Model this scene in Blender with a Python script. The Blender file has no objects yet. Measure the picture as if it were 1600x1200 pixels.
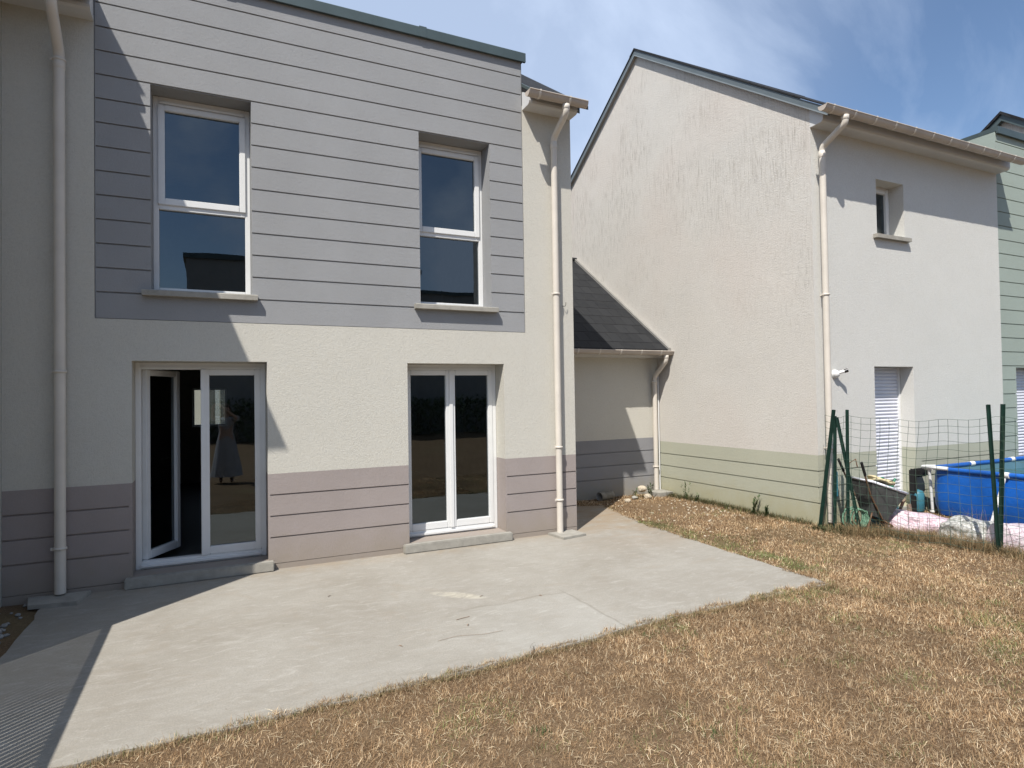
import bpy, bmesh, math, random
import numpy as np
from mathutils import Vector, Matrix
R=math.radians
random.seed(7); rng=np.random.default_rng(7)
S=bpy.context.scene; COL=S.collection

# ------------------------------------------------------------ camera, sky, sun, exposure
cam=bpy.data.cameras.new('camera'); co=bpy.data.objects.new('camera',cam); COL.objects.link(co); S.camera=co
F_PX=965.07; YAW,PITCH,ROLL=R(25.7289),R(1.0774),R(-0.908)
cam.sensor_fit='HORIZONTAL'; cam.sensor_width=36; cam.lens=36*F_PX/1600
cam.clip_start=0.05; cam.clip_end=2000
F0=Vector((math.sin(YAW),math.cos(YAW),0)); R0=Vector((math.cos(YAW),-math.sin(YAW),0)); U0=Vector((0,0,1))
Fv=F0*math.cos(PITCH)+U0*math.sin(PITCH); Uv=-F0*math.sin(PITCH)+U0*math.cos(PITCH)
Rv=R0*math.cos(ROLL)+Uv*math.sin(ROLL); Uw=-R0*math.sin(ROLL)+Uv*math.cos(ROLL)
M=Matrix((Rv,Uw,-Fv)).transposed().to_4x4(); M.translation=Vector((0,-6.9351,1.776)); co.matrix_world=M

SUN=Vector((1.1,1.0,-2.05)).normalized()        # direction the light travels
EL=math.asin(-SUN.z); AZ=math.atan2(-SUN.x,-SUN.y)
sl=bpy.data.lights.new('sun','SUN'); so=bpy.data.objects.new('sun',sl); COL.objects.link(so)
sl.energy=3.4; sl.angle=R(0.45); sl.color=(1.0,0.955,0.89)
so.rotation_euler=SUN.to_track_quat('-Z','Y').to_euler(); so.location=(-20,-25,40)

W=bpy.data.worlds.new('World'); S.world=W; W.use_nodes=True
nt=W.node_tree; nt.nodes.clear(); N=nt.nodes.new; LK=nt.links.new
wo=N('ShaderNodeOutputWorld'); bg=N('ShaderNodeBackground'); bg.inputs[1].default_value=0.075
sky=N('ShaderNodeTexSky'); sky.sky_type='NISHITA'; sky.sun_disc=False; sky.sun_elevation=EL; sky.sun_rotation=AZ%(2*math.pi)
sky.air_density=1.0; sky.dust_density=0.6; sky.ozone_density=3.2
tc=N('ShaderNodeTexCoord'); mp=N('ShaderNodeMapping'); mp.inputs['Rotation'].default_value=(R(20),R(-38),R(25)); mp.inputs['Scale'].default_value=(1.0,3.2,2.0)
mp.inputs['Location'].default_value=(2.1,3.0,0.6)
n1=N('ShaderNodeTexNoise'); n1.inputs['Scale'].default_value=1.6; n1.inputs['Detail'].default_value=9; n1.inputs['Roughness'].default_value=0.55; n1.inputs['Distortion'].default_value=0.5
cr=N('ShaderNodeValToRGB'); cr.color_ramp.elements[0].position=0.455; cr.color_ramp.elements[0].color=(0,0,0,1); cr.color_ramp.elements[1].position=0.68; cr.color_ramp.elements[1].color=(1,1,1,1)
# thin veil of high cloud, thickest towards the north-west
dv=N('ShaderNodeVectorMath'); dv.operation='DOT_PRODUCT'; dv.inputs[1].default_value=(-0.8,0.6,0.6)
mr=N('ShaderNodeMapRange'); mr.inputs['From Min'].default_value=-0.13; mr.inputs['From Max'].default_value=0.38; mr.inputs['To Min'].default_value=0.0; mr.inputs['To Max'].default_value=0.70; mr.interpolation_type='SMOOTHSTEP'
ma=N('ShaderNodeMath'); ma.operation='MULTIPLY'; ma.inputs[1].default_value=0.45
ad=N('ShaderNodeMath'); ad.operation='ADD'; ad.use_clamp=True
mx=N('ShaderNodeMix'); mx.data_type='RGBA'; mx.inputs['B'].default_value=(4.35,5.25,6.9,1)
LK(tc.outputs['Generated'],mp.inputs['Vector']); LK(mp.outputs[0],n1.inputs['Vector']); LK(n1.outputs['Fac'],cr.inputs[0])
LK(tc.outputs['Generated'],dv.inputs[0]); LK(dv.outputs['Value'],mr.inputs['Value'])
LK(cr.outputs[0],ma.inputs[0]); LK(ma.outputs[0],ad.inputs[0]); LK(mr.outputs[0],ad.inputs[1]); 

# small cumulus in the southern sky
n2=N('ShaderNodeTexNoise'); n2.inputs['Scale'].default_value=4.2; n2.inputs['Detail'].default_value=8; n2.inputs['Roughness'].default_value=0.55
c2=N('ShaderNodeMapRange'); c2.inputs['From Min'].default_value=.45; c2.inputs['From Max'].default_value=.60
d2=N('ShaderNodeVectorMath'); d2.operation='DOT_PRODUCT'; d2.inputs[1].default_value=(0,-1,0)
k2=N('ShaderNodeMapRange'); k2.inputs['From Min'].default_value=.25; k2.inputs['From Max'].default_value=.55; k2.inputs['To Max'].default_value=.95
m2=N('ShaderNodeMath'); m2.operation='MULTIPLY'; x2=N('ShaderNodeMath'); x2.operation='MAXIMUM'
LK(tc.outputs['Generated'],n2.inputs['Vector']); LK(n2.outputs['Fac'],c2.inputs['Value']); LK(tc.outputs['Generated'],d2.inputs[0]); LK(d2.outputs['Value'],k2.inputs['Value'])
LK(c2.outputs[0],m2.inputs[0]); LK(k2.outputs[0],m2.inputs[1]); LK(ad.outputs[0],x2.inputs[0]); LK(m2.outputs[0],x2.inputs[1]); LK(x2.outputs[0],mx.inputs['Factor'])
LK(sky.outputs[0],mx.inputs['A']); LK(mx.outputs['Result'],bg.inputs[0]); LK(bg.outputs[0],wo.inputs[0])
S.view_settings.view_transform='Standard'; S.view_settings.look='None'; S.view_settings.exposure=0.93; S.view_settings.gamma=1.0
S.cycles.max_bounces=8; S.cycles.transparent_max_bounces=12

# ------------------------------------------------------------ materials
MATS={}
class NB:
    def __init__(s,name):
        s.m=bpy.data.materials.new(name); s.m.use_nodes=True; s.t=s.m.node_tree; s.t.nodes.clear()
        s.out=s.n('ShaderNodeOutputMaterial'); s.p=s.n('ShaderNodeBsdfPrincipled'); s.l(s.p.outputs[0],s.out.inputs[0])
        s.g=s.n('ShaderNodeNewGeometry'); MATS[name]=s.m
    def n(s,k,**kw):
        x=s.t.nodes.new(k)
        for a,b in kw.items(): setattr(x,a,b)
        return x
    def l(s,a,b): s.t.links.new(a,b)
    def noise(s,scale,detail=4,rough=.5,stretch=None,dist=0,off=(0,0,0)):
        v=s.g.outputs['Position']
        mp=s.n('ShaderNodeMapping'); mp.inputs['Scale'].default_value=stretch or (1,1,1); mp.inputs['Location'].default_value=off; s.l(v,mp.inputs['Vector']); v=mp.outputs[0]
        x=s.n('ShaderNodeTexNoise'); x.inputs['Scale'].default_value=scale; x.inputs['Detail'].default_value=detail; x.inputs['Roughness'].default_value=rough; x.inputs['Distortion'].default_value=dist
        s.l(v,x.inputs['Vector']); return x.outputs['Fac']
    def ramp(s,f,a,b,ca=0.0,cb=1.0):
        r=s.n('ShaderNodeMapRange'); r.inputs['From Min'].default_value=a; r.inputs['From Max'].default_value=b; r.inputs['To Min'].default_value=ca; r.inputs['To Max'].default_value=cb
        s.l(f,r.inputs['Value']); return r.outputs[0]
    def mix(s,f,A,B):
        x=s.n('ShaderNodeMix'); x.data_type='RGBA'
        for k,v in(('A',A),('B',B)):
            if isinstance(v,tuple): x.inputs[k].default_value=(*v,1)
            else: s.l(v,x.inputs[k])
        if isinstance(f,(int,float)): x.inputs['Factor'].default_value=f
        else: s.l(f,x.inputs['Factor'])
        return x.outputs['Result']
    def math(s,op,a,b):
        x=s.n('ShaderNodeMath'); x.operation=op
        for i,v in enumerate((a,b)):
            if isinstance(v,(int,float)): x.inputs[i].default_value=v
            else: s.l(v,x.inputs[i])
        return x.outputs[0]
    def z(s):
        x=s.n('ShaderNodeSeparateXYZ'); s.l(s.g.outputs['Position'],x.inputs[0]); return x.outputs
    def bump(s,h,dist,strength=1.0,prev=None):
        b=s.n('ShaderNodeBump'); b.inputs['Distance'].default_value=dist; b.inputs['Strength'].default_value=strength; s.l(h,b.inputs['Height'])
        if prev is not None: s.l(prev,b.inputs['Normal'])
        return b.outputs[0]
    def done(s,col,rough=.8,normal=None,spec=.3,metal=0.0):
        if isinstance(col,tuple): s.p.inputs['Base Color'].default_value=(*col,1)
        else: s.l(col,s.p.inputs['Base Color'])
        if isinstance(rough,(int,float)): s.p.inputs['Roughness'].default_value=rough
        else: s.l(rough,s.p.inputs['Roughness'])
        s.p.inputs['Specular IOR Level'].default_value=spec; s.p.inputs['Metallic'].default_value=metal
        if normal is not None: s.l(normal,s.p.inputs['Normal'])
        return s.m
def tint(c,k): return tuple(min(1,x*k) for x in c)

def render_mat(name,c,grain=0.006,var=.10,scale=130,foot=None,streak=0,coarse=.22):
    """roughcast / render: grainy bump, faint blotches, optional damp foot and rain streaks"""
    b=NB(name)
    big=b.noise(1.1,5,.6); mid=b.noise(7,4,.6); fine=b.noise(scale,3,.7); gran=b.noise(scale*.42,3,.8,None,0,(2,6,1))
    col=b.mix(b.ramp(big,.3,.7),tint(c,1-var*.7),tint(c,1+var*.55))
    col=b.mix(b.ramp(mid,.35,.7,0,.35),col,tint((c[0]*1.02,c[1],c[2]*.96),1-var*.6))
    col=b.mix(b.ramp(fine,.30,.70,0,.35),col,tint(c,.72))
    if coarse: col=b.mix(b.ramp(gran,.50,.66,0,coarse),col,tint(c,.66)); col=b.mix(b.ramp(gran,.30,.46,coarse*.8,0),col,tint(c,1.16))
    if streak:
        s1=b.noise(17,5,.7,(1,1,.075)); s2=b.noise(.8,4,.7,(1,1,1),0,(3,5,1)); s3=b.noise(42,4,.65,(1,1,.10),0,(7,2,9))
        zz=b.z()[2]
        m=b.math('MULTIPLY',b.ramp(s1,.53,.66),b.ramp(zz,4.5,5.6))
        m=b.math('MULTIPLY',m,b.ramp(s2,.42,.6)); 
        m2=b.math('MULTIPLY',b.ramp(s3,.50,.68),b.ramp(zz,1.5,6.0,.12,.9)); m2=b.math('MULTIPLY',m2,b.ramp(s2,.35,.62))
        col=b.mix(b.math('MULTIPLY',b.math('MAXIMUM',m,m2),streak),col,(.16,.135,.105))
        f2=b.noise(.55,3,.5,(1,1,1),0,(9,1,4)); col=b.mix(b.ramp(f2,.45,.7,0,.22),col,(c[0]*.98,c[1]*.86,c[2]*.82))
    if foot:
        zz=b.z()[2]; e=b.noise(5,5,.65)
        h=b.math('SUBTRACT',zz,b.math('MULTIPLY',e,.5))
        col=b.mix(b.ramp(h,-.22,.14,.65,0),col,foot)
    nrm=b.bump(fine,grain,1.0); nrm=b.bump(gran,grain*.45,1.0,nrm) if coarse else nrm; nrm=b.bump(b.noise(34,4,.6),.004,.6,nrm)
    return b.done(col,.93,nrm,.12)

CREAM=(.57,.548,.485)
render_mat('cream_render',CREAM,.006,.05,120)
render_mat('gable_render',(.60,.575,.53),.007,.07,105,None,.62,.24)
render_mat('white_render',(.62,.612,.575),.006,.05,120)
render_mat('grey_panel',(.305,.308,.312),.003,.12,150,None,0,.10)
render_mat('mauve_band',(.330,.287,.270),.003,.12,150,(.28,.24,.19),0,.12)
render_mat('blue_band',(.27,.27,.28),.0035,.10,150,(.27,.24,.18))
render_mat('green_band',(.42,.425,.34),.0035,.08,150,(.36,.33,.20))
render_mat('green_panel',(.32,.37,.33),.003,.10,150,None,0,.10)
render_mat('dark_render',(.30,.30,.29),.003,.10,150)

def plain(name,c,rough=.5,spec=.4,metal=0,var=.06,sc=6,bump=0,bs=60):
    b=NB(name); col=b.mix(b.ramp(b.noise(sc,4,.6),.3,.7),tint(c,1-var),tint(c,1+var))
    nr=b.bump(b.noise(bs,3,.6),bump,1) if bump else None
    return b.done(col,rough,nr,spec,metal)
plain('white_pvc',(.69,.69,.675),.32,.45,0,.03,5)
plain('beige_pvc',(.57,.525,.46),.45,.35,0,.06,4)
plain('gutter_zinc',(.44,.385,.33),.5,.4,0,.12,3)
plain('soffit_pvc',(.56,.56,.55),.45,.35,0,.04,3)
plain('coping_metal',(.062,.085,.086),.45,.5,.2,.12,3)
plain('fascia_blue',(.105,.128,.14),.5,.4,0,.08,3)
plain('verge_light',(.21,.24,.255),.5,.4,0,.08,3)
plain('sill_stone',(.30,.285,.25),.9,.15,0,.16,9,.0015,90)
plain('flashing',(.30,.29,.27),.5,.4,.3,.1,5)
plain('shutter_pvc',(.66,.67,.73),.4,.4,0,.03,5)
plain('dark_metal',(.03,.035,.035),.45,.4,.4,.1)
plain('green_paint',(.009,.030,.022),.5,.4,0,.3,9)
plain('wire_green',(.05,.085,.06),.5,.4,0,.2,9)
plain('room_wall',(.42,.415,.40),.9,.1)
plain('room_floor',(.07,.07,.068),.5,.3)
plain('pool_blue',(.006,.085,.36),.38,.45,0,.25,2.2,.006,9)
plain('pool_inner',(.11,.22,.28),.5,.3,0,.15,2)
plain('tray_grey',(.075,.078,.075),.7,.3,0,.25,7)
plain('rust_metal',(.15,.09,.055),.8,.2,0,.35,14)
plain('black_rubber',(.015,.015,.015),.7,.2)
plain('green_plastic',(.01,.16,.085),.45,.4,0,.2,6)
plain('pale_green_plastic',(.13,.24,.16),.5,.4,0,.2,6)
plain('teal_plastic',(.04,.16,.21),.45,.4,0,.25,6)
plain('old_wood',(.22,.16,.115),.85,.15,0,.3,20,.003,60)
plain('paper_sack',(.62,.53,.33),.8,.2,0,.25,9)
plain('tube_grey',(.23,.225,.21),.7,.2,0,.3,12)
plain('skin',(.50,.32,.24),.55,.3); plain('hair_brown',(.05,.03,.02),.6,.3); plain('white_cloth',(.42,.42,.44),.9,.1)
plain('slat_grey',(.08,.078,.07),.8,.2); plain('asphalt',(.06,.06,.06),.9,.2,0,.2,5,.004,90)
plain('lens_black',(.01,.01,.012),.2,.6)

def slate():
    b=NB('slate'); br=b.n('ShaderNodeTexBrick'); mp=b.n('ShaderNodeMapping')
    mp.inputs['Rotation'].default_value=(R(36),0,0); b.l(b.g.outputs['Position'],mp.inputs['Vector']); b.l(mp.outputs[0],br.inputs['Vector'])
    br.inputs['Scale'].default_value=1; br.inputs['Brick Width'].default_value=.22; br.inputs['Row Height'].default_value=.10; br.inputs['Mortar Size'].default_value=.004; br.inputs['Mortar Smooth'].default_value=.3
    br.inputs['Color1'].default_value=(.019,.020,.022,1); br.inputs['Color2'].default_value=(.027,.028,.030,1); br.inputs['Mortar'].default_value=(.012,.012,.014,1); br.inputs['Bias'].default_value=0
    col=b.mix(b.ramp(b.noise(9,4,.6),.35,.75,0,.4),br.outputs['Color'],(.034,.034,.033))
    return b.done(col,.75,b.bump(br.outputs['Fac'],-.008,1),.13)
slate()

def glass():
    b=NB('window_glass'); b.t.nodes.remove(b.p)
    tr=b.n('ShaderNodeBsdfTransparent'); tr.inputs[0].default_value=(.50,.54,.53,1)
    gl=b.n('ShaderNodeBsdfGlossy'); gl.inputs['Color'].default_value=(.80,.92,1,1); gl.inputs['Roughness'].default_value=0
    fr=b.n('ShaderNodeFresnel'); fr.inputs['IOR'].default_value=2.0
    mxs=b.n('ShaderNodeMixShader'); b.l(fr.outputs[0],mxs.inputs[0]); b.l(tr.outputs[0],mxs.inputs[1]); b.l(gl.outputs[0],mxs.inputs[2]); b.l(mxs.outputs[0],b.out.inputs[0])
    # faint waviness of double glazing
    nr=b.bump(b.noise(1.3,2,.4),.0015,1); b.l(nr,gl.inputs['Normal'])
glass()

def concrete():
    b=NB('concrete'); c=(.303,.286,.250)
    a=b.noise(.9,6,.62,None,.6); m=b.noise(5,6,.7,(1,2.2,1),.8); f=b.noise(75,4,.7); g=b.noise(2.3,5,.7,None,1.2,(4,2,0))
    col=b.mix(b.ramp(a,.32,.68),tint((c[0]*1.02,c[1]*.98,c[2]*.93),.82),tint(c,1.10))
    col=b.mix(b.ramp(m,.46,.70,0,.42),col,(.40,.38,.345))
    col=b.mix(b.ramp(g,.56,.74,0,.42),col,(.28,.235,.18))
    col=b.mix(b.ramp(f,.35,.7,0,.45),col,tint(c,.62)); col=b.mix(b.ramp(b.noise(14,6,.75,(1,1.5,1),.5,(5,5,5)),.50,.66,0,.35),col,tint(c,.78))
    sp=b.noise(26,3,.5,None,0,(1,8,3)); col=b.mix(b.ramp(sp,.70,.76,0,.6),col,(.18,.15,.12))
    # rust-brown stains towards the back corner of the slab and along the wall foot
    x,y,z=b.z(); sx=b.ramp(x,3.6,5.0); sy=b.ramp(y,-1.6,.8); st=b.noise(1.9,5,.65,(1,1.6,1),.7,(2,7,0))
    col=b.mix(b.math('MULTIPLY',b.math('MULTIPLY',sx,sy),b.ramp(st,.36,.60,0,.95)),col,(.25,.18,.115))
    e=b.math('MULTIPLY',b.ramp(y,-.38,-.05),b.ramp(g,.38,.6,0,.55)); col=b.mix(e,col,(.27,.215,.15))
    # pale trowel swirls
    sw=b.noise(3.2,5,.6,(1,2.6,1),2.5,(9,4,0)); col=b.mix(b.ramp(sw,.58,.70,0,.30),col,(.44,.425,.385))
    # one tooled joint across the slab
    wj=b.noise(2.5,4,.6); jx=b.math('ABSOLUTE',b.math('SUBTRACT',b.math('ADD',x,b.math('MULTIPLY',wj,.10)),2.88),0)
    crk=b.math('MULTIPLY',b.ramp(jx,.004,.016,.42,0),b.ramp(y,-1.95,-2.15)); col=b.mix(crk,col,(.16,.14,.11))
    # trowelled lip of an old repair and a pale spill
    ly=b.math('ABSOLUTE',b.math('ADD',y,b.math('ADD',b.math('MULTIPLY',wj,.16),2.01)),0)
    lip=b.math('MULTIPLY',b.ramp(ly,.006,.022,.30,0),b.math('MULTIPLY',b.ramp(x,1.75,1.85),b.ramp(x,2.84,2.80))); col=b.mix(lip,col,(.17,.15,.12))
    rp=b.math('MULTIPLY',b.math('MULTIPLY',b.ramp(y,-2.08,-2.14,0,.20),b.ramp(x,1.72,1.95)),b.ramp(x,2.86,2.80)); col=b.mix(rp,col,(.37,.365,.335))
    dx=b.math('MULTIPLY',b.math('SUBTRACT',x,1.95),4.5); dy=b.math('MULTIPLY',b.math('SUBTRACT',b.math('ADD',y,b.math('MULTIPLY',x,.8)),-.15),9)
    dd=b.math('ADD',b.math('MULTIPLY',dx,dx),b.math('MULTIPLY',dy,dy)); col=b.mix(b.math('MULTIPLY',b.ramp(dd,1.0,.15),b.ramp(sw,.40,.55,.1,.6)),col,(.52,.48,.38))
    nr=b.bump(f,.0025,1); nr=b.bump(m,.006,.7,nr); nr=b.bump(crk,-.004,1,nr)
    return b.done(col,.9,nr,.2)
concrete()

def soil():
    b=NB('soil'); a=b.noise(1.3,6,.6); f=b.noise(38,5,.75); g=b.noise(.5,3,.5,None,0,(3,3,3)); s=b.noise(70,3,.6,(1,3,1),1.5)
    col=b.mix(b.ramp(a,.3,.7),(.13,.080,.045),(.21,.142,.082)); col=b.mix(b.ramp(f,.35,.7,0,.7),col,(.09,.062,.04))
    col=b.mix(b.ramp(s,.52,.68,0,.6),col,(.40,.30,.18)); col=b.mix(b.ramp(g,.6,.75,0,.3),col,(.16,.17,.08))
    nr=b.bump(f,.02,1); nr=b.bump(a,.05,.5,nr); return b.done(col,.97,nr,.1)
soil()
def blade(name='dry_blade',sub=True):
    b=NB(name); at=b.n('ShaderNodeAttribute'); at.attribute_name='Col'
    tr=b.n('ShaderNodeBsdfTranslucent'); b.l(at.outputs['Color'],tr.inputs[0]); b.done(at.outputs['Color'],.75,None,.15)
    ms=b.n('ShaderNodeMixShader'); ms.inputs[0].default_value=.25; b.l(b.p.outputs[0],ms.inputs[1]); b.l(tr.outputs[0],ms.inputs[2]); b.l(ms.outputs[0],b.out.inputs[0])
blade()
def bagmat(name,c,c2,clear=False):
    b=NB(name); f=b.noise(26,5,.75); g=b.noise(9,4,.6,None,1.2)
    col=b.mix(b.ramp(f,.42,.6),c,c2); nr=b.bump(g,.03,1); b.done(col,.35,nr,.5)
bagmat('pink_bag',(.70,.58,.62),(.50,.33,.37)); bagmat('clear_bag',(.50,.50,.47),(.22,.21,.18)); bagmat('white_bag',(.66,.60,.62),(.52,.40,.44))
def water():
    b=NB('pool_water'); b.done((.03,.09,.10),.04,b.bump(b.noise(5,3,.5),.01,1),.5)
water()

# ------------------------------------------------------------ mesh helpers
BASE={}
class MB:
    def __init__(s): s.v=[]; s.f=[]; s.sm=[]
    def add(s,vs,fs,smooth=False):
        o=len(s.v); s.v+= [tuple(v) for v in vs]; s.f+=[tuple(i+o for i in f) for f in fs]; s.sm+=[smooth]*len(fs); return s
    def box(s,x0,y0,z0,x1,y1,z1,b=0.0):
        if x0>x1:x0,x1=x1,x0
        if y0>y1:y0,y1=y1,y0
        if z0>z1:z0,z1=z1,z0
        if b<=0:
            v=[(x0,y0,z0),(x1,y0,z0),(x1,y1,z0),(x0,y1,z0),(x0,y0,z1),(x1,y0,z1),(x1,y1,z1),(x0,y1,z1)]
            return s.add(v,[(3,2,1,0),(4,5,6,7),(0,1,5,4),(1,2,6,5),(2,3,7,6),(3,0,4,7)])
        bm=bmesh.new(); bmesh.ops.create_cube(bm,size=1)
        for q in bm.verts: q.co=Vector(((x0+x1)/2+q.co.x*(x1-x0),(y0+y1)/2+q.co.y*(y1-y0),(z0+z1)/2+q.co.z*(z1-z0)))
        bmesh.ops.bevel(bm,geom=bm.edges[:],offset=min(b,.45*min(x1-x0,y1-y0,z1-z0)),segments=2,affect='EDGES')
        return s.bm(bm)
    def bm(s,bm,smooth=False,mat=None):
        bm.verts.index_update(); vs=[(mat@q.co if mat else q.co.copy()) for q in bm.verts]; fs=[[q.index for q in f.verts] for f in bm.faces]; bm.free(); return s.add(vs,fs,smooth)
    def prism(s,prof,x0,x1,axis='x',caps=True,smooth=False):
        """prof: list of (a,b) -> (y,z) for axis x, (x,z) for axis y, (x,y) for axis z"""
        n=len(prof)
        def P(a,b,t): return {'x':(t,a,b),'y':(a,t,b),'z':(a,b,t)}[axis]
        v=[P(a,b,x0) for a,b in prof]+[P(a,b,x1) for a,b in prof]
        f=[(i,(i+1)%n,n+(i+1)%n,n+i) for i in range(n)]
        s.add(v,f,smooth)
        if caps: s.add(v,[tuple(range(n))[::-1],tuple(range(n,2*n))])
        return s
    def tube(s,pts,r,n=14,cap=True,closed=False):
        pts=[Vector(p) for p in pts]; rs=r if isinstance(r,(list,tuple)) else [r]*len(pts); v=[];f=[]; up=None
        m=len(pts)
        for i,p in enumerate(pts):
            if closed: t=(pts[(i+1)%m]-pts[i-1])
            else: t=(pts[min(i+1,m-1)]-pts[max(i-1,0)])
            if t.length<1e-9: t=Vector((0,0,1))
            t.normalize()
            if up is None: up=Vector((0,0,1)) if abs(t.z)<.9 else Vector((1,0,0))
            a=(up-t*up.dot(t)); a.normalize(); b=t.cross(a); up=a
            for k in range(n):
                q=2*math.pi*k/n; v.append(p+(a*math.cos(q)+b*math.sin(q))*rs[i])
        for i in range(m if closed else m-1):
            for k in range(n):
                j=(i+1)%m; f.append((i*n+k,i*n+(k+1)%n,j*n+(k+1)%n,j*n+k))
        s.add(v,f,True)
        if cap and not closed: s.add(v[:n],[tuple(range(n))[::-1]]); s.add(v[-n:],[tuple(range(n))])
        return s
    def lathe(s,prof,cx,cy,n=24,smooth=True):
        v=[];f=[]
        for r,z in prof:
            for k in range(n): q=2*math.pi*k/n; v.append((cx+r*math.cos(q),cy+r*math.sin(q),z))
        for i in range(len(prof)-1):
            for k in range(n): f.append((i*n+k,i*n+(k+1)%n,(i+1)*n+(k+1)%n,(i+1)*n+k))
        return s.add(v,f,smooth)
    def xf(s,M):
        s.v=[tuple(M@Vector(v)) for v in s.v]; return s
    def build(s,name,mat,parent=None,base=None,local=False):
        me=bpy.data.meshes.new(name)
        off=Vector((0,0,0))
        if parent is not None: off=BASE[parent.name]
        elif base is not None: off=Vector(base)
        if local: vs=s.v
        else: vs=[(a-off.x,b-off.y,c-off.z) for a,b,c in s.v]
        me.from_pydata(vs,[],s.f); me.polygons.foreach_set('use_smooth',s.sm); me.update()
        me.materials.append(MATS[mat])
        o=bpy.data.objects.new(name,me); COL.objects.link(o)
        if parent is not None: o.parent=parent
        elif base is not None: o.location=base
        BASE[o.name]=off; return o
def tag(o,label,cat,group=None,kind=None):
    if label: o['label']=label
    if cat: o['category']=cat
    if group: o['group']=group
    if kind: o['kind']=kind
    return o
def thing(name,loc,label,cat,group=None):
    o=bpy.data.objects.new(name,None); o.empty_display_size=.2; COL.objects.link(o); o.location=loc; BASE[o.name]=Vector(loc); return tag(o,label,cat,group)
def copy_thing(r,loc,rot,label,group=None):
    c=r.copy(); COL.objects.link(c); c.location=loc; c.rotation_euler=rot; c['label']=label
    for ch in r.children:
        d=ch.copy(); COL.objects.link(d); d.parent=c
        for g in ch.children: e=g.copy(); COL.objects.link(e); e.parent=d
    return c

def gridwall(T,u0,u1,z0,z1,cls,holes,grooves,rd=.34,gd=.016,extra_u=(),extra_z=()):
    """facade with real openings and grooves; returns {part: MB}. T maps (u,depth,z) to world."""
    us=sorted(set([u0,u1,*extra_u]+[q for h in holes for q in h[:2]]+[q for g in grooves for q in g[:2]]))
    zs=sorted(set([z0,z1,*extra_z]+[q for h in holes for q in h[2:4]]+[q for g in grooves for q in g[2:4]]))
    us=[u for u in us if u0<=u<=u1]; zs=[z for z in zs if z0<=z<=z1]
    nu,nz=len(us)-1,len(zs)-1; D=[[None]*nz for _ in range(nu)]; K=[[None]*nz for _ in range(nu)]
    for i in range(nu):
        for j in range(nz):
            u=(us[i]+us[i+1])/2; z=(zs[j]+zs[j+1])/2; k=cls(u,z); K[i][j]=k
            if k is None: D[i][j]='out'; continue
            d=0.0
            for g in grooves:
                if g[0]<u<g[1] and g[2]<z<g[3]: d=gd
            for h in holes:
                if h[0]<u<h[1] and h[2]<z<h[3]: d=None
            D[i][j]=d
    out={}
    def mb(k): return out.setdefault(k,MB())
    dep=lambda i,j: rd if D[i][j] is None else D[i][j]
    for i in range(nu):
        for j in range(nz):
            if D[i][j]=='out': continue
            a,b,c,e=us[i],us[i+1],zs[j],zs[j+1]
            if D[i][j] is not None:
                d=D[i][j]; mb(K[i][j]).add([T(a,d,c),T(b,d,c),T(b,d,e),T(a,d,e)],[(0,1,2,3)])
            for (i2,j2,P,Q) in((i+1,j,(b,c),(b,e)),(i,j+1,(a,e),(b,e))):
                if i2>=nu or j2>=nz or D[i2][j2]=='out': continue
                d1,d2=dep(i,j),dep(i2,j2)
                if d1==d2: continue
                k=K[i][j] if d1<d2 else K[i2][j2]
                mb(k).add([T(P[0],d1,P[1]),T(Q[0],d1,Q[1]),T(Q[0],d2,Q[1]),T(P[0],d2,P[1])],[(0,1,2,3)])
    return out
GW=.0155
def hg(u0,u1,z): return (u0,u1,z-GW/2,z+GW/2)

def frame_rect(mb,x0,x1,z0,z1,y0,y1,t,tb=None,tt=None,b=.004):
    tb=tb or t; tt=tt or t
    mb.box(x0,y0,z0,x0+t,y1,z1,b); mb.box(x1-t,y0,z0,x1,y1,z1,b); mb.box(x0+t,y0,z0,x1-t,y1,z0+tb,b); mb.box(x0+t,y0,z1-tt,x1-t,y1,z1,b)

def gutter_profile(y,z,r=.062):
    """open half round gutter: outer and inner skin, rolled front lip; y,z = centre of the top opening"""
    o=[(y+r*math.cos(a),z+r*math.sin(a)*1.05) for a in [math.pi+ k*math.pi/10 for k in range(11)]]
    o[0]=(y-r-.006,z+.006)
    i=[(y+(r-.006)*math.cos(a),z+(r-.006)*math.sin(a)*1.05) for a in [2*math.pi- k*math.pi/10 for k in range(11)]]
    return o+i
def make_gutter(root,x0,x1,yw,z,step=.5,out=.40,name='gutter'):
    y=yw-out; m=MB(); m.prism(gutter_profile(y,z),x0,x1,'x',True)
    for xe,sg in((x0,-1),(x1,1)):
        pr=[(y+.062*math.cos(a),z+.065*math.sin(a)) for a in [math.pi+k*math.pi/10 for k in range(11)]]; m.prism(pr,xe,xe+sg*.006,'x')
    m.tube([(x0,y-.064,z+.004),(x1,y-.064,z+.004)],.0095,8)
    g=m.build(name,'gutter_zinc',root); x=x0+.13
    while x<x1-.05:
        h=MB(); pr=[(y+.068*math.cos(a),z+.071*math.sin(a)) for a in [math.pi+k*math.pi/10 for k in range(11)]]+[(y+.0625*math.cos(a),z+.0655*math.sin(a)) for a in [2*math.pi-k*math.pi/10 for k in range(11)]]
        h.prism(pr,x,x+.028,'x'); h.box(x+.004,y-.075,z-.002,x+.024,y-.063,z+.016)
        h.build('gutter_bracket','beige_pvc',g); x+=step
    return g
def make_soffit(root,x0,x1,yw,zt,d1=.08,d2=-.02,name='soffit_box'):
    m=MB(); m.prism([(yw,zt+d1),(yw,zt-.155),(yw-.16,zt-.15),(yw-.19,zt-.135),(yw-.20,zt-.11),(yw-.20,zt+d2)],x0,x1,'x'); return m.build(name,'soffit_pvc',root)
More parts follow.
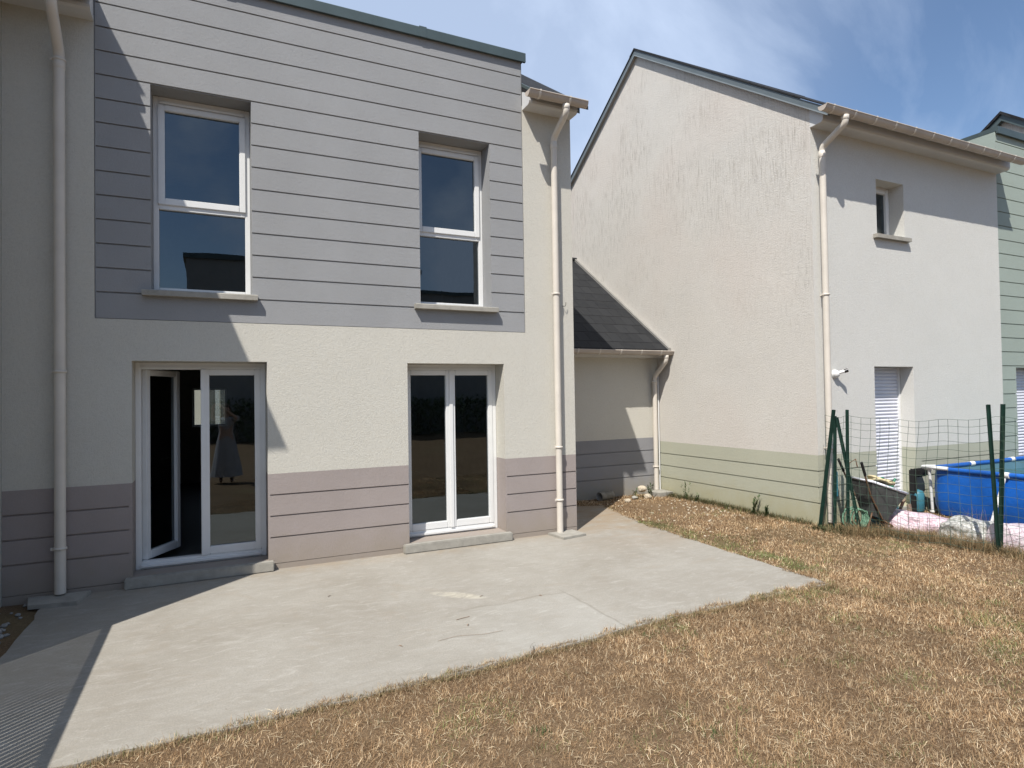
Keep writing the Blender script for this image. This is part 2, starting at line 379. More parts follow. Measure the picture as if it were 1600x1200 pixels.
def make_pipe(root,x,yw,zg,z0,collars,out=.40,r=.042,name='downpipe',drop=.40,xo=None):
    y=yw-.075; yo=yw-out; xo=x if xo is None else xo; m=MB()
    zz=zg-.06
    def bez(a,p,b,n=7): return [tuple(Vector(a)*(1-t)**2+Vector(p)*2*t*(1-t)+Vector(b)*t*t) for t in [k/(n-1) for k in range(n)]]
    P1=Vector((xo,yo,zz-.10)); P2=Vector((x,y,zz-drop-.01)); d=(P2-P1).normalized()
    pts=[(xo,yo,zz)]+bez(P1+Vector((0,0,.04)),P1,P1+d*.05)+bez(P2-d*.07,P2,P2-Vector((0,0,.07)))+[(x,y,z0)]
    m.tube(pts,r,18)
    m.lathe([(r,zz-drop-.06),(r+.004,zz-drop-.062),(r+.004,zz-drop-.15),(r,zz-drop-.155)],x,y,18)
    m.lathe([(r,zz+.0),(r+.006,zz-.002),(r+.006,zz-.055),(r,zz-.06)],xo,yo,18)
    p=m.build(name,'beige_pvc',root)
    for z in collars:
        c=MB(); c.lathe([(r,z+.012),(r+.010,z+.010),(r+.010,z-.010),(r,z-.012)],x,y,18); c.box(x-.012,y,z-.009,x+.012,yw,z+.009); c.box(x-r-.026,y-.008,z-.012,x-r-.004,y+.008,z+.012); c.build('pipe_collar','beige_pvc',p)
    return p
def roof_slab(root,x0,x1,yf,zf,yr,zr,yb,zb,t=.07,name='roof'):
    m=MB(); m.prism([(yf,zf),(yr,zr),(yb,zb),(yb,zb-t),(yr,zr-t*1.25),(yf,zf-t)],x0,x1,'x'); return m.build(name,'slate',root)
def room(root,x0,x1,y0,y1,z0,z1,front_holes,back_holes=(),name='room'):
    m=MB(); m.add([(x0,y0,z0),(x1,y0,z0),(x1,y1,z0),(x0,y1,z0)],[(0,1,2,3)]); f=m.build(name+'_floor','room_floor',root)
    m=MB(); m.add([(x0,y0,z1),(x1,y0,z1),(x1,y1,z1),(x0,y1,z1)],[(0,1,2,3)]); m.add([(x0,y0,z0),(x0,y1,z0),(x0,y1,z1),(x0,y0,z1)],[(0,1,2,3)]); m.add([(x1,y0,z0),(x1,y1,z0),(x1,y1,z1),(x1,y0,z1)],[(0,1,2,3)])
    for mb in gridwall(lambda u,d,z:(u,y0+d,z),x0,x1,z0,z1,lambda u,z:'w',front_holes,[],rd=0).values(): m.add(mb.v,mb.f)
    for mb in gridwall(lambda u,d,z:(u,y1+d,z),x0,x1,z0,z1,lambda u,z:'w',list(back_holes),[],rd=.3).values(): m.add(mb.v,mb.f)
    return m.build(name+'_lining','room_wall',root)

# ------------------------------------------------------------ setting: ground, terrace, street
def ground():
    n=150; xs=np.concatenate([[-300,-80,-30,-12],np.linspace(-6,14,n),[20,40,100,300]]); ys=np.concatenate([[-300,-80,-30,-16],np.linspace(-10,9,n),[14,30,100,300]])
    X,Y=np.meshgrid(xs,ys,indexing='ij')
    Z=-.017+.005*np.sin(X*1.7+.6*np.sin(Y*1.3))*np.cos(Y*2.1)+.004*np.sin(X*5.3+Y*3.1)+.003*np.sin(X*9-Y*11)
    v=[(float(a),float(b),float(c)) for a,b,c in zip(X.ravel(),Y.ravel(),Z.ravel())]; m=len(ys)
    f=[(i*m+j,(i+1)*m+j,(i+1)*m+j+1,i*m+j+1) for i in range(len(xs)-1) for j in range(m-1)]
    mb=MB(); mb.add(v,f,True); o=mb.build('lawn_ground','soil'); o['kind']='structure'
ground()
def hgt(x,y): return -.017+.005*np.sin(x*1.7+.6*np.sin(y*1.3))*np.cos(y*2.1)+.004*np.sin(x*5.3+y*3.1)+.003*np.sin(x*9-y*11)

TER=[(-1.36,.0),(-1.36,-1.6),(-1.38,-3.22),(.4,-3.20),(1.35,-3.17),(2.1,-3.12),(3.05,-3.03),(4.15,-3.02),(5.09,-3.03),(5.17,-1.53),(5.27,0),(5.60,1.36),(4.8,1.62),(4.24,1.75),(4.24,.0)]
def terrace():
    m=MB(); rr=random.Random(3); poly=[]
    for (a,b) in zip(TER,TER[1:]+TER[:1]):
        k=max(1,int(math.dist(a,b)/.12)); free=b[1]<-.05 or a[0]>5 or b[0]>5
        for i in range(k):
            t=i/k; w=.016 if free and 0<i else 0
            poly.append((a[0]+(b[0]-a[0])*t+rr.uniform(-w,w),a[1]+(b[1]-a[1])*t+rr.uniform(-w,w)))
    m.prism(poly,-.12,0.0,'z'); o=m.build('terrace','concrete'); o['kind']='structure'
terrace()
m=MB(); m.add([(-30,9.6,.0),(30,9.6,.0),(30,14,.0),(-30,14,.0)],[(0,1,2,3)]); o=m.build('road','asphalt'); o['kind']='structure'

# ------------------------------------------------------------ main house
SP=.2312; ZP=2.568; ZT=6.04; XA,XB=-1.71,4.251; PX0,PX1=-1.013,3.541
W1=(-.551,.362,2.87,4.895); W2=(2.175,3.083,2.87,4.895); D1=(-.716,.498,.10,2.17); D2=(2.006,3.233,.10,2.17)
ZB=.996; SB=.2216
H=thing('terraced_house',(1.3,3.8,0),'cream house with grey boarded upper wall and two french doors onto the terrace','house')
def cls_main(u,z):
    if PX0<u<PX1 and z>ZP: return 'upper_panel'
    if z>5.46: return None
    if z<ZB: return 'base_band'
    return 'wall'
gr=[]
for k in range(1,15):
    z=ZP+.02+k*SP
    segs=[(PX0+.012,PX1-.012)]
    for w in(W1,W2):
        if w[2]-.02<z<w[3]-.02:
            segs=[q for s in segs for q in ([(s[0],w[0]),(w[1],s[1])] if s[0]<w[0] and s[1]>w[1] else [s])]
    for s in segs: gr.append(hg(s[0],s[1],z))
gr+=[(PX0,PX0+.007,ZP,ZT),(PX1-.007,PX1,ZP,ZT),(PX0,PX1,ZP,ZP+.005)]
for k in(1,2,3):
    z=ZB-k*SB
    for a,b in((XA,D1[0]-.03),(D1[1]+.02,D2[0]-.002),(D2[1]+.02,XB)): gr.append(hg(a,b,z))
for a,b in((XA,D1[0]-.03),(D1[1]+.05,D2[0]-.06),(D2[1]+.05,XB)): gr.append((a,b,.055,.061))
parts=gridwall(lambda u,d,z:(u,d,z),XA,XB,-.1,ZT,cls_main,[W1,W2,D1,D2],gr,extra_u=(PX0,PX1),extra_z=(ZB,ZP,5.46))
# side, rear walls
pf=[(0,-.1),(7.6,-.1),(7.6,5.45),(3.68,8.20),(0,5.60)]
for x in(XA,XB): parts['wall'].add([(x,a,b) for a,b in pf],[(0,1,2,3,4)])
rearw=gridwall(lambda u,d,z:(u,7.6,z),XA,XB,-.1,5.35,lambda u,z:'w',[(-.41,.235,1.24,2.03)],[],rd=0)['w']; parts['wall'].add(rearw.v,rearw.f)
pw=parts['wall'].build('wall','cream_render',H)
# box behind the raised panel, with its metal coping
m=parts['upper_panel']; m.add([(PX0,0,5.46),(PX0,1.1,5.46),(PX0,1.1,ZT),(PX0,0,ZT)],[(0,1,2,3)]); m.add([(PX1,0,5.46),(PX1,1.1,5.46),(PX1,1.1,ZT),(PX1,0,ZT)],[(0,1,2,3)])
m.add([(PX0,0,ZT),(PX1,0,ZT),(PX1,1.1,ZT),(PX0,1.1,ZT)],[(0,1,2,3)])
m.build('upper_panel','grey_panel',H); parts['base_band'].build('base_band','mauve_band',H)
def coping(root,x0,x1,y0,zt,yb,mat='coping_metal'):
    m=MB(); pr=[(y0-.045,zt-.035),(y0-.045,zt+.075),(y0-.035,zt+.085),(y0+.26,zt+.07),(y0+.26,zt-.02),(y0+.255,zt-.02),(y0+.255,zt+.004),(y0-.012,zt+.004),(y0-.012,zt-.035)]
    m.prism(pr,x0-.045,x1+.045,'x')
    for a,b in((x0-.045,x0+.10),(x1-.10,x1+.045)): m.box(a,y0+.262,zt-.02,b,yb,zt+.07)
    for x in(x0+1.1,x0+3.2): m.box(x,y0-.049,zt-.036,x+.09,y0-.02,zt+.088)
    return m.build('coping',mat,root)
coping(H,PX0,PX1,0,ZT,1.2)
roof_slab(H,XA-.03,PX0-.0,-.385,5.431,3.68,8.285,7.8,5.39,.05); roof_slab(H,PX1+.003,XB+.04,-.385,5.431,3.68,8.285,7.8,5.39,.05); roof_slab(H,PX0+.002,PX1-.001,.62,6.137,3.68,8.285,7.8,5.39,.05)
m=MB(); pr=[(-.20,5.50),(3.68,8.225),(7.78,5.35),(7.78,5.25),(3.68,8.12),(-.20,5.41)]; m.prism(pr,XB+.003,XB+.03,'x'); m.build('verge_board','fascia_blue',H)
m=MB(); m.prism([(-.385,5.433),(-.385,5.475),(.25,5.92),(.25,5.879)],PX1+.001,PX1+.03,'x'); m.build('flashing','coping_metal',H)
make_soffit(H,XA,PX0-.002,0,5.555); make_soffit(H,PX1+.004,XB-.001,0,5.555)
make_gutter(H,PX1-.12,XB-.01,0,5.445,.42); make_gutter(H,XA,PX0-.18,0,5.44,.45)
make_pipe(H,3.955,0,5.44,.03,(3.07,1.11,.44),r=.041,drop=.29); make_pipe(H,-1.27,0,5.44,.05,(4.93,2.06,.455),r=.045,drop=.38)
# window
def window(root,w,yr,split=3.79,side=None):
    x0,x1,z0,z1=w; y0=yr+.255; y1=yr+.34
    m=MB(); frame_rect(m,x0+.001,x1-.001,z0+.001,z1-.001,y0,y1,.052,.06,.085)
    m.box(x0+.052,y0-.001,split-.055,x1-.052,y1,split+.03,.004)
    m.box(x0+.06,y0-.014,z1-.075,x1-.06,y0-.001,z1-.05,.002); 
    for x in(x0+.10,x1-.10): m.lathe([(0,0),(.007,0)],0,0,8) if 0 else m.box(x-.006,y0-.004,z1-.034,x+.006,y0+.001,z1-.022)
    f=m.build('window','white_pvc',root)
    s=MB(); frame_rect(s,x0+.045,x1-.045,split-.01,z1-.088,y0-.02,y0-.001+.03,.062,.07,.055,.006); s.build('sash','white_pvc',f)
    g=MB(); g.add([(x0+.1,y0+.018,split+.03),(x1-.1,y0+.018,split+.03),(x1-.1,y0+.018,z1-.13),(x0+.1,y0+.018,z1-.13)],[(0,1,2,3)])
    g.build('pane','window_glass',f)
    g=MB(); g.add([(x0+.05,y0+.035,z0+.055),(x1-.05,y0+.035,z0+.055),(x1-.05,y0+.035,split-.05),(x0+.05,y0+.035,split-.05)],[(0,1,2,3)]); g.build('pane','window_glass',f)
    return f
window(H,W1,0); window(H,W2,0)
def sill(root,x0,x1,y,z,h=.06,out=.075,mat='sill_stone'):
    m=MB(); m.prism([(y-out,z-h),(y-out,z-.012),(y-out+.01,z-.004),(y+.26,z+.006),(y+.26,z-h),(y-out+.03,z-h),(y-out+.02,z-h+.008)],x0,x1,'x'); return m.build('sill',mat,root)
sill(H,-.625,.41,0,2.862); sill(H,2.098,3.145,0,2.862)
# french doors
def door_leaf(W_,Hh,closed=True):
    m=MB(); frame_rect(m,0,W_,0,Hh,-.03,.03,.078,.10,.078,.006); return m
def french(root,d,name='french_door',open_left=False):
    x0,x1,z0,z1=d; y0=.255;y1=.34
    m=MB(); frame_rect(m,x0+.001,x1-.001,z0+.0,z1-.001,y0,y1,.05,.075,.07)
    m.box(x0+.05,y0-.012,z1-.062,x1-.05,y0-.001,z1-.045,.002)
    m.box(x0+.05,y0-.03,z0+.02,x1-.05,y0-.001,z0+.05,.004)
    for x in(x0+.09,x1-.09): m.box(x-.006,y0-.004,z1-.03,x+.006,y0+.001,z1-.018); m.box(x-.004,y0-.034,z0+.032,x+.004,y0-.03,z0+.04)
    f=m.build(name,'white_pvc',root)
    Wd=(x1-x0-.1)/2; Hh=z1-.07-(z0+.075)
    for k in(0,1):
        lm=MB(); lw=Wd; frame_rect(lm,0,lw,0,Hh,-.035,.03,.060,.082,.062,.006)
        gm=MB(); gm.add([(.055,.0,.075),(lw-.055,.0,.075),(lw-.055,.0,Hh-.055),(.055,.0,Hh-.055)],[(0,1,2,3)])
        hm=None
        if k==0 and open_left: Mx=Matrix.Translation((x0+.065,y0+.08,z0+.076))@Matrix.Rotation(R(60),4,'Z')
        else: Mx=Matrix.Translation((x0+.05+k*Wd,y0+.03,z0+.076))
        if k==0 and open_left:
            hm=MB(); hm.box(lw-.042,.031,Hh*.46,lw-.018,.045,Hh*.46+.12,.003); hm.tube([(lw-.03,.04,Hh*.46+.09),(lw-.03,.078,Hh*.46+.09),(lw-.15,.08,Hh*.46+.09)],.009,10)
        if k==1: lm.box(-.02,-.048,.0,.028,-.036,Hh,.004)
        lo=lm.xf(Mx).build('door_leaf','white_pvc',f)
        gm.xf(Mx).build('pane','window_glass',f)
        if hm: hm.xf(Mx).build('handle','white_pvc',f)
    return f
french(H,D1,open_left=True); french(H,D2)
def doorstep(root,x0,x1):
    m=MB(); m.box(x0,-.085,.0,x1,.0,.10,.010); m.box(x0+.07,-.002,.0,x1-.05,.262,.0995); return m.build('door_step','sill_stone',root)
doorstep(H,-.776,.548); doorstep(H,1.925,3.285)
room(H,XA+.25,XB-.2,.34,7.3,.101,2.50,[D1,D2],[(-.41,.235,1.24,2.03)],'ground_room')
room(H,XA+.25,XB-.2,.34,4.6,2.75,5.25,[W1,W2],[],'upper_room')
m=MB(); frame_rect(m,-.41,.235,1.24,2.03,7.45,7.52,.035); bw=m.build('window','white_pvc',H); g=MB(); g.add([(-.4,7.48,1.25),(.23,7.48,1.25),(.23,7.48,2.02),(-.4,7.48,2.02)],[(0,1,2,3)]); g.build('pane','window_glass',bw)
m=MB(); m.tube([(4.09,0,2.93),(4.09,-.03,2.925),(4.105,-.045,2.925),(4.115,-.045,2.95),(4.115,-.045,2.975)],.004,6); m.build('wall_hook','dark_metal',H)

# ------------------------------------------------------------ low garage between the two houses
Gt=thing('garage',(5.75,4.7,0),'low garage with dark slate roof set back between the two houses','garage')
XG0,XG1=XB+.002,7.238
p=gridwall(lambda u,d,z:(u,2.0+d,z),XG0,XG1,-.1,2.52,lambda u,z:'base_band' if z<.985 else 'wall',[],[hg(XG0,XG1,.985-k*.225) for k in(1,2,3)],extra_z=(.985,))
p['wall'].add([(XG0,7.3,-.1),(XG1,7.3,-.1),(XG1,7.3,2.5),(XG0,7.3,2.5)],[(0,1,2,3)])
p['wall'].add([(XG0,2.0,-.1),(XG0,7.3,-.1),(XG0,7.3,2.5),(XG0,2.0,2.52)],[(0,1,2,3)]); p['wall'].add([(XG1,2.0,-.1),(XG1,7.3,-.1),(XG1,7.3,2.5),(XG1,2.0,2.52)],[(0,1,2,3)])
p['wall'].build('wall','cream_render',Gt); p['base_band'].build('base_band','blue_band',Gt)
roof_slab(Gt,XG0+.04,XG1-.002,1.64,2.545,4.72,4.74,7.5,2.7,.07)
m=MB(); m.prism([(1.62,2.57),(4.72,4.80),(4.72,4.74),(1.62,2.51)],XG1-.055,XG1-.001,'x'); m.build('roof_flashing','flashing',Gt)
m=MB(); m.tube([(XG0+.04,4.72,4.76),(XG1,4.72,4.76)],.05,10); m.build('ridge','slate',Gt)
make_soffit(Gt,XG0+.04,XG1-.003,2.0,2.56,.14,.0); make_gutter(Gt,XG0+.045,XG1-.01,2.0,2.50,.42)
make_pipe(Gt,7.105,2.0,2.50,.06,(1.98,.47),r=.041,drop=.36)
m=MB(); m.tube([(7.205,1.955,.05),(7.205,1.955,2.2)],.014,8); m.build('cable_duct','white_pvc',Gt)

# ------------------------------------------------------------ right hand house with the big gable
X1,X2,YF=7.24,11.715,-1.269
K=thing('gabled_house',(9.5,2.5,0),'pale house with tall rain streaked gable wall and sage green base on the right','house')
DR=(8.448,9.345,.08,2.11); WR=(8.589,9.222,4.01,4.812); ZR=.915; SR=.213
gr=[]
for k in(1,2,3):
    z=ZR-k*SR; gr+=[hg(X1,DR[0],z),hg(DR[1]+.14,X2,z)]
p=gridwall(lambda u,d,z:(u,YF+d,z),X1,X2,-.1,5.5,lambda u,z:'base_band' if z<ZR else 'front_wall',[DR,WR],gr,rd=.30,extra_z=(ZR,))
fw=p['front_wall']; bb=p['base_band']
q=gridwall(lambda u,d,z:(X1+d,u,z),YF,6.4,-.1,ZR,lambda u,z:'b',[],[hg(YF+.0,6.4,ZR-k*SR) for k in(1,2,3)])['b']; bb.add(q.v,q.f)
fw.build('wall','white_render',K); bb.build('base_band','green_band',K)
m=MB(); m.add([(X1,YF,ZR),(X1,6.4,ZR),(X1,6.4,5.40),(X1,2.41,8.20),(X1,YF,5.62)],[(0,1,2,3,4)])
m.build('gable_wall','gable_render',K)
m=MB(); m.add([(X1,6.4,-.1),(X2,6.4,-.1),(X2,6.4,5.4),(X1,6.4,5.4)],[(0,1,2,3)]); m.build('rear_wall','white_render',K)
roof_slab(K,X1-.075,X2-.02,-1.645,5.438,2.41,8.285,6.5,5.414,.022)
m=MB()
TK=lambda y,o: (y,8.285-.702*abs(2.41-y)-o)
def band(a,b): return [TK(-1.60,a),TK(2.41,a),TK(6.48,a),TK(6.48,b),TK(2.41,b),TK(-1.60,b)]
m.prism(band(.030,.118),X1-.062,X1-.042,'x')
m.build('verge_board','fascia_blue',K); m=MB()
m.prism(band(.119,.138),X1-.072,X1-.042,'x')
m.build('verge_trim','verge_light',K)
m=MB(); m.prism(band(.09,.11),X1-.041,X1-.001,'x'); m.build('verge_soffit','gutter_zinc',K)
m=MB(); m.prism([(2.33,8.236),(2.41,8.295),(2.55,8.196),(2.55,8.176),(2.41,8.27),(2.33,8.215)],X1-.078,X2,'x'); m.build('ridge','slate',K)
make_soffit(K,X1-.0,X2-.0,YF,5.475,.195,.055)
make_gutter(K,X1-.27,X2-.06,YF,5.395,.42); make_pipe(K,7.372,YF,5.395,.03,(3.06,1.01),r=.042,drop=.28,out=.42)
def small_window(root,w,yr):
    x0,x1,z0,z1=w; y0=yr+.22; m=MB(); frame_rect(m,x0,x1,z0,z1,y0,y0+.08,.05); f=m.build('window','white_pvc',root)
    s=MB(); frame_rect(s,x0+.045,x1-.045,z0+.045,z1-.045,y0-.018,y0+.03,.055,.055,.055,.005); s.build('sash','white_pvc',f)
    g=MB(); g.add([(x0+.09,y0+.02,z0+.09),(x1-.09,y0+.02,z0+.09),(x1-.09,y0+.02,z1-.09),(x0+.09,y0+.02,z1-.09)],[(0,1,2,3)]); g.build('pane','window_glass',f)
small_window(K,WR,YF)
m=MB(); m.prism([(YF-.065,3.95),(YF-.065,4.004),(YF+.2,4.012),(YF+.2,3.95)],8.50,9.29,'x'); m.build('sill','sill_stone',K)
room(K,X1+.5,X2-.3,YF+.30,YF+2.5,3.0,5.2,[WR],[],'upper_room')
def shutter(root,x0,x1,z0,z1,y,pitch=.052):
    m=MB(); z=z0+.02
    while z<z1-.02:
        h=min(pitch-.004,z1-z); m.prism([(y+.012,z),(y-.002,z+h*.12),(y-.008,z+h*.5),(y-.002,z+h*.88),(y+.012,z+h)],x0+.03,x1-.03,'x'); z+=pitch
    m.box(x0+.03,y+.011,z0,x1-.03,y+.02,z1)
    s=m.build('roller_shutter','shutter_pvc',root)
    g=MB(); g.box(x0,y-.03,z0,x0+.035,y+.03,z1,.003); g.box(x1-.035,y-.03,z0,x1,y+.03,z1,.003); g.box(x0+.035,y-.03,z0,x1-.035,y+.03,z0+.02); g.build('shutter_rail','white_pvc',s)
    return s
shutter(K,DR[0]+.001,DR[1]-.001,DR[2],DR[3]-.002,YF+.23)
m=MB(); m.box(8.38,YF-.07,.0,9.41,YF+.29,.078,.006); m.build('door_step','sill_stone',K)

# house with green boarding, further right
T_=thing('green_boarded_house',(14,2.5,0),'sage green boarded house wall with grey coping at the right edge','house')
X3=16.2; DT=(12.14,13.35,.1,2.115); gt=[]
k=0
for k in range(1,26):
    z=.04+k*.2335
    if z>6.0: break
    gt+= [hg(X2+.02,DT[0]-.0,z),hg(DT[1],X3,z)] if z<2.1 else [hg(X2+.01,X3,z)]
p=gridwall(lambda u,d,z:(u,YF+.004+d,z),X2+.003,X3,-.1,6.04,lambda u,z:'p',[DT],gt,rd=.28)['p']
p.add([(X2+.003,YF,5.46),(X2+.003,YF+1.3,5.46),(X2+.003,YF+1.3,6.04),(X2+.003,YF,6.04)],[(0,1,2,3)]); p.add([(X2,YF,6.04),(X3,YF,6.04),(X3,YF+1.3,6.04),(X2,YF+1.3,6.04)],[(0,1,2,3)])
p.add([(X3,YF,-.1),(X3,6.4,-.1),(X3,6.4,5.3),(X3,YF,5.5)],[(0,1,2,3)]); p.build('wall_panel','green_panel',T_)
coping(T_,X2+.05,X3,YF,6.04,YF+1.4); shutter(T_,DT[0]+.001,DT[1]-.001,DT[2],DT[3]-.002,YF+.2)
roof_slab(T_,X2+.01,X3+.1,YF+.7,6.04,2.41,8.13,6.5,5.26,.06)
# gable seen beyond the boarding
Fg=thing('far_gable_house',(22,2.5,0),'white gable end of a farther house showing above the green boarding','house')
m=MB(); m.prism([(-1.3,-.1),(6.3,-.1),(6.3,6.4),(2.5,9.32),(-1.3,6.4)],20,26,'x'); m.build('wall','gable_render',Fg)
m=MB(); m.prism([(-1.6,6.2),(2.5,9.42),(6.6,6.2),(6.6,6.02),(2.5,9.24),(-1.6,6.02)],19.85,26,'x'); m.build('roof','coping_metal',Fg)
roof_slab(Fg,19.8,26,-1.65,6.25,2.5,9.50,6.65,6.25,.07,'roof_covering')

# ------------------------------------------------------------ left neighbour (casts the big shadow), screen and the house behind the camera
Lh=thing('neighbour_house',(-4.2,2,0),'neighbouring house beyond the left edge whose gable shades the terrace','house')
LX=-1.712; a0=-1.96
m=MB(); prof=[(a0,-.1),(a0,5.80),(-.93,6.53),(2.2,8.8),(6.2,5.6),(6.2,-.1)]
m.prism(prof,-8,LX,'x'); m.build('wall','cream_render',Lh)
m=MB(); m.prism([(-2.19,5.73),(-.925,6.64),(-1.023,6.863),(-.653,6.946),(0,7.12),(2.0,9.0),(2.0,8.65),(-.9,6.50),(-2.12,5.60)],-8.1,LX+.0,'x'); m.build('roof','slate',Lh)
def screen():
    m=MB(); y=a0+.03; x=LX
    while y>-7.4:
        m.box(x-.004,y-.045,.02,x,y,1.78); y-=.054
    m.box(x-.03,-7.4,1.74,x+.004,a0+.03,1.80)
    s=thing('slatted_screen',(x,-4.7,0),'tall grey slatted privacy screen along the left side of the terrace','fence'); m.build('slat_panel','slat_grey',s)
    p=MB()
    for yy in(-5.7,-7.35): q=MB(); q.box(x-.08,yy-.03,-.1,x-.031,yy+.03,1.85,.005); q.build('post','dark_metal',s)
screen()
Bh=thing('rear_house',(6,-25,0),'dark flat topped house opposite, reflected in the window panes','house')
m=MB(); m.box(-1.05,-28,-.1,9.0,-21.4,7.75); m.box(9.0,-28,-.1,22,-21.6,6.9); m.build('wall','dark_render',Bh)
m=MB(); m.box(-1.15,-28.1,7.751,9.1,-21.3,7.95); m.box(9.101,-28.1,6.901,22.1,-21.5,7.05); m.build('coping','coping_metal',Bh)
def hedge(name,x0,x1,y0,y1,h,label,n=9000):
    v=rng.uniform([x0,y0,0],[x1,y1,h],(n,3)); v[:,2]=h*(1-rng.uniform(0,1,n)**1.5*.98)*rng.uniform(.85,1.08,n)
    vs=[];fs=[]
    for i,p in enumerate(v):
        a=rng.normal(size=3); a/=np.linalg.norm(a); b=np.cross(a,rng.normal(size=3)); b/=np.linalg.norm(b); s=.09
        vs+=[tuple(p-a*s),tuple(p+b*s*.6),tuple(p+a*s),tuple(p-b*s*.6)]; fs.append((4*i,4*i+1,4*i+2,4*i+3))
    t=thing(name,((x0+x1)/2,(y0+y1)/2,0),label,'hedge'); m=MB(); m.add(vs,fs); m.build('foliage','hedge_leaf',t)
    m=MB()
    for x in np.arange(x0+.2,x1,.6): m.tube([(x,(y0+y1)/2,-.05),(x+.03,(y0+y1)/2,h*.8)],[.03,.012],6)
    m.build('stem','old_wood',t)
plain('hedge_leaf',(.07,.10,.04),.7,.2,0,.3,3)
hedge('boundary_hedge',-9,22,-21.2,-20.3,1.7,'dark leafy hedge in front of the opposite house')
# house across the street, seen through the back window
Sh=thing('street_house',(2,18,0),'pale house across the street seen through the back window','house')
m=MB(); m.box(-14,17,-.1,14,22,3.4); m.build('wall','cream_render',Sh)
for x in(-.35,.02,.42): m=MB(); m.box(x,16.7,-.1,x+.13,16.85,3.2); m.build('post','white_pvc',Sh)
m=MB(); m.box(-14.3,16.5,3.401,14.3,22.3,3.6); m.build('roof','slate',Sh)
m=MB(); m.box(-14,16.9,-.1,14,16.995,.95); m.build('base_band','blue_band',Sh)

# ------------------------------------------------------------ paving pads and drain pipe
def pad(pts,z0,z1,label,mat='sill_stone'):
    cx=sum(p[0] for p in pts)/len(pts); cy=sum(p[1] for p in pts)/len(pts)
    m=MB(); m.prism([(cx+(a-cx)*.985,cy+(b-cy)*.985) for a,b in pts],z0,z1,'z'); v=[]
    m.prism(pts,z0,z1-.006,'z'); o=m.build('paving_slab',mat,None,(cx,cy,0)); return tag(o,label,'paving slab','slabs under the downpipes')
pad([(3.80,-.03),(3.84,-.36),(4.20,-.30),(4.17,-.01)],.0,.03,'thin concrete slab at the foot of the downpipe on the sunlit terrace corner')
pad([(-1.52,-.02),(-1.46,-.30),(-1.10,-.36),(-1.04,-.04)],.0,.035,'grey slab under the downpipe in the shaded left corner')
pad([(6.86,1.95),(6.90,1.60),(7.22,1.62),(7.22,1.95)],-.04,.055,'small raised slab under the garage downpipe among the weeds')
m=MB()
outer=[(.075*math.cos(t),.075*math.sin(t)) for t in np.linspace(0,2*math.pi,24,endpoint=False)]
v=[];f=[]
for X in(0,.30):
    for r in(1,.88):
        for a,b in outer: v.append((X,a*r,b*r))
n=24
for k in range(n):
    j=(k+1)%n; f+=[(k,j,2*n+j,2*n+k),(n+k,n+j,3*n+j,3*n+k),(k,j,n+j,n+k),(2*n+k,2*n+j,3*n+j,3*n+k)]
m.add(v,f,True); m.xf(Matrix.Translation((5.80,1.80,.055))@Matrix.Rotation(R(12),4,'Z')); tag(m.build('drain_pipe','tube_grey',None,(5.95,1.83,0)),'short grey drain pipe lying in the shade by the garage wall','pipe')

# stones and rubble
def rock(r,seed):
    bm=bmesh.new(); bmesh.ops.create_icosphere(bm,subdivisions=2,radius=r); rr=random.Random(seed)
    ax=[Vector((rr.gauss(0,1),rr.gauss(0,1),rr.gauss(0,1))).normalized() for _ in range(9)]; dd=[rr.uniform(.62,.95)*r for _ in ax]
    for q in bm.verts:
        for a,d in zip(ax,dd):
            t=q.co.dot(a)
            if t>d: q.co-=a*(t-d)
        q.co.z*=.7
    return bm
def stone(x,y,r,seed,label,mat,group='stones by the garage wall'):
    m=MB(); m.bm(rock(r,seed),False,Matrix.Translation((x,y,hgt(x,y)+r*.45))@Matrix.Rotation(seed,4,'Z')); return tag(m.build('stone',mat,None,(x,y,float(hgt(x,y)))),label,'stone',group)
plain('pale_stone',(.44,.38,.29),.9,.15,0,.2,20,.003,60)
stone(6.58,1.66,.085,3,'white stone on top of the weedy heap beside the garage downpipe','pale_stone').location.z+=.12
stone(6.64,1.58,.075,4,'white stone low in the weeds beside the garage downpipe','pale_stone')
stone(6.12,1.45,.06,5,'pale flat stone lying alone near the corner of the terrace','pale_stone')
stone(6.38,1.60,.06,6,'rounded buff stone between the drain pipe and the weeds','sill_stone')
def rubble():
    m=MB()
    for i in range(26):
        x=random.uniform(-1.68,-1.42); y=random.uniform(-1.3,-.1); r=random.uniform(.012,.03); m.bm(rock(r,i),False,Matrix.Translation((x,y,hgt(x,y)+r*.4)))
    tag(m.build('rubble','tube_grey'),'small dull stones on the dark soil in the shaded left corner','rubble',None,'stuff')
rubble()
def pebbles():
    vs=[];fs=[];cols=[]
    m=MB()
    for i in range(170):
        x=random.uniform(5.45,7.1); y=random.uniform(-1.1,1.75)
        if random.random()<.5: x=random.gauss(6.75,.22); y=random.gauss(.2,.5)
        if x>7.18: continue
        r=random.uniform(.006,.018)
        m.bm(rock(r,i),False,Matrix.Translation((x,y,hgt(x,y)+r*.5)))
    tag(m.build('gravel','pale_stone'),'pale stone chips scattered on the bare soil','gravel',None,'stuff')
pebbles()

